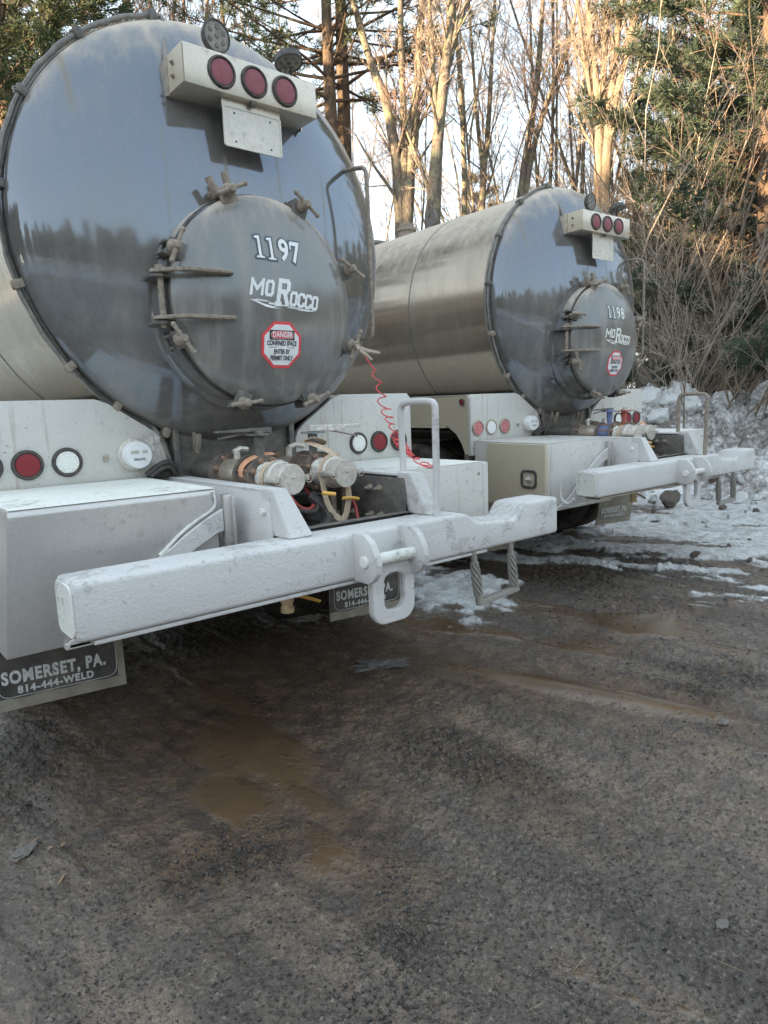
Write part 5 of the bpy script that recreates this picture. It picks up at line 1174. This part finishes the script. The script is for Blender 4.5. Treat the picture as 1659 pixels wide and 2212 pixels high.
def pine(k, px, dist, sc, label, group=None, mat='needle', rz=None):
    p = at(px, 900, dist); loc = (p.x, p.y, gh(p.x, p.y)); rz = rt.random() * 6.28 if rz is None else rz
    key = (k, mat)
    if key not in PN:
        o = thing('pine_tree', label, 'tree', loc, group); PP[k][0].build('trunk', M['barkdark'], o); PP[k][1].build('crown', M[mat], o, False); o.scale = (sc,) * 3; o.rotation_euler = (0, 0, rz); PN[key] = o
    else:
        o = copy_thing(PN[key], loc, rz, sc, label, group)
        if group is None and 'group' in o: del o['group']
    return o
G1, G2 = 'dark pines at the right edge of the wood', 'pines in the left background'
pine(1, 718, 14.0, .95, 'tall pine with sunlit orange trunk directly right of the first tank')
pine(1, 738, 14.8, 1.0, 'tall pine with thin trunk close behind the sunlit orange one')
pine(0, 30, 13, 1.0, 'broad dark pine at the top left corner of the picture')
pine(1, 95, 17, 1.1, 'pine with high crown between the corner pine and the first tank')
for px, d_, k, s_ in ((-80, 17, 0, 1.1), (150, 24, 2, 1.1), (60, 25, 0, 1.1)): pine(k, px, d_, s_, 'dark pine in the wood left of the first tank', G2)
pine(3, 1062, 27, 1.0, 'sun tinted young pine low behind the second tank', None, 'needlesun'); pine(3, 822, 30, .72, 'small sun tinted pine low between the two tanks', None, 'needlesun')  # both pines have the sunlight painted into their needles
pine(0, 1640, 13.5, 1.05, 'nearest big dark pine at the right edge of the picture', None, 'needleblue'); 
for px, d_, k, s_ in ((1600, 19, 0, 1.15), (1720, 17, 0, 1.1), (1660, 24, 0, 1.15), (1780, 22, 0, 1.2)): pine(k, px, d_, s_, 'tall dark pine in the stand at the right edge', G1, 'needleblue')
for px, d_, k, s_ in ((1345, 33, 0, .7), (1480, 24, 3, .6), (1430, 20, 3, .35), (1550, 28, 2, .9), (640, 36, 1, 1.0), (560, 24, 1, 1.05), (1090, 42, 0, .6)): pine(k, px, d_, s_, 'distant pine half hidden among the bare trees', 'distant pines among the bare trees')
# arching brush at the right
def bush_parts(seed, n, H, lean):
    rs = np.random.RandomState(seed); a, b = TB(), TB()
    for i in range(n):
        an = rs.rand() * 6.28; d = np.array([math.cos(an) * .55 + lean[0], math.sin(an) * .55 + lean[1], 1.2]); L = H * rs.uniform(.5, 1.1); P, _ = wander(rs, (rs.normal(0, .3), rs.normal(0, .3), -.1), d, L, 9, .09, -.035); r0 = rs.uniform(.012, .030)
        a.tube(P, np.linspace(r0, .005, 10), 5)
        branch_out(rs, b, b, P, r0, L, 0, 3, dict(cnt=[10, 4, 3], lo=[.2, .2, .1], ang=[.45, .5, .5], len=[.32, .5, .5], rad=[.5, .6, .6], jit=[.13, .16, .2], up=[-.01, .0, .0], rmin=.0028))
    return a, b
for i, (px, dist, n, H, lean, lab) in enumerate([(1385, 12.5, 18, 8.0, (.35, -.15), 'big arching thicket right of the second tank'), (1480, 12.0, 15, 6.5, (-.1, -.35), 'arching bare brush above the white snow blocks'), (1575, 12.5, 9, 5.5, (-.15, -.3), 'bare brush reaching over the snow bank by the right handrail'), (1660, 12.5, 7, 5.0, (-.3, -.2), 'bare brush at the right edge above the snow bank'), (1430, 15.5, 18, 9.0, (.2, -.2), 'taller reddish brush standing behind the arching thicket'), (1530, 15.5, 18, 9.5, (-.1, -.2), 'taller reddish brush in front of the dark pines')]):
    base = base_of(px, dist); a, b = bush_parts(700 + i, n, H, lean); t = thing('brush', lab, 'shrub', base); a.build('stem', M['barkpale' if i % 2 else 'twig'], t); b.build('twigs', M['twig' if i < 4 else 'twigred'], t)
# the wood all round the yard, far and out of the picture: one uncountable mass (shades the yard, shows in the glossy tanks)
def far_wood():
    rs = np.random.RandomState(8); a, b = TB(), TB()
    def tuft_tree(x, y, H, n, wid, lo=.12):
        z0 = gz(x, y) if abs(x) < 60 else 0
        a.tube(np.array([(x, y, z0 - .3), (x + rs.normal(0, .2), y, z0 + H * .5), (x + rs.normal(0, .4), y + rs.normal(0, .4), z0 + H)]), [.16, .11, .03], 4)
        f = lo + (1 - lo) * rs.rand(n) ** .8; rad = wid * (1.05 - f) * np.sqrt(rs.rand(n)) + .2; an = rs.rand(n) * 6.28; c = np.stack([x + rad * np.cos(an), y + rad * np.sin(an), z0 + f * H], -1)
        v = rs.normal(0, 1, (n, 3)) * [1, 1, .5]; v /= np.linalg.norm(v, axis=1)[:, None]; w = np.cross(v, rs.normal(0, 1, (n, 3))); w /= np.linalg.norm(w, axis=1)[:, None]; L = rs.uniform(.35, 1.0, (n, 1)); W_ = rs.uniform(.10, .30, (n, 1))
        b.quads(np.stack([c - w * W_ * .5, c + w * W_ * .5, c + v * L + w * W_ * .4, c + v * L * 1.1 - w * W_ * .3], 1))
    for i in range(430):
        azd = rs.uniform(84, 345); d = rs.uniform(30, 50); H = rs.uniform(6, 9.5)
        if i > 300: azd = rs.uniform(280, 325)  # unseen trees packed in here to block low sunlight
        if azd > 270: d = rs.uniform(34, 50); H = rs.uniform(10.5, 13)
        tuft_tree(CAM.x + d * math.sin(R(azd)), CAM.y + d * math.cos(R(azd)), H, 420, 2.6)
    for i in range(45): tuft_tree(rs.uniform(-46, -36), rs.uniform(-6, 3.0), rs.uniform(12, 14), 420, 2.6)  # taller unseen trees, added to shade the pines at the right
    for i in range(120):
        azd = rs.uniform(2, 84); d = rs.uniform(46, 75); H = rs.uniform(6, 11) if 33 < azd < 52 else rs.uniform(9, 15)
        tuft_tree(CAM.x + d * math.sin(R(azd)), CAM.y + d * math.cos(R(azd)), H, 260, 2.4)
    V = np.concatenate([np.concatenate(a.V), np.concatenate(b.V)]); na = a.n; F = np.concatenate([np.concatenate(a.F), np.concatenate(b.F) + na])
    t = NT('far_wood_foliage'); c = t.ramp(t.noise(.35, 3, .6), [(.4, (.06, .065, .04, 1)), (.55, (.10, .085, .06, 1)), (.7, (.14, .11, .085, 1))])
    o = raw_mesh('far_wood', V, F, t.bsdf(c, .9, 0, None, .1), smooth=False); tag(o, 'distant wood closing off the yard beyond the nearer trees, with unseen trees added to block the sun', 'wood', None, 'stuff')
far_wood()
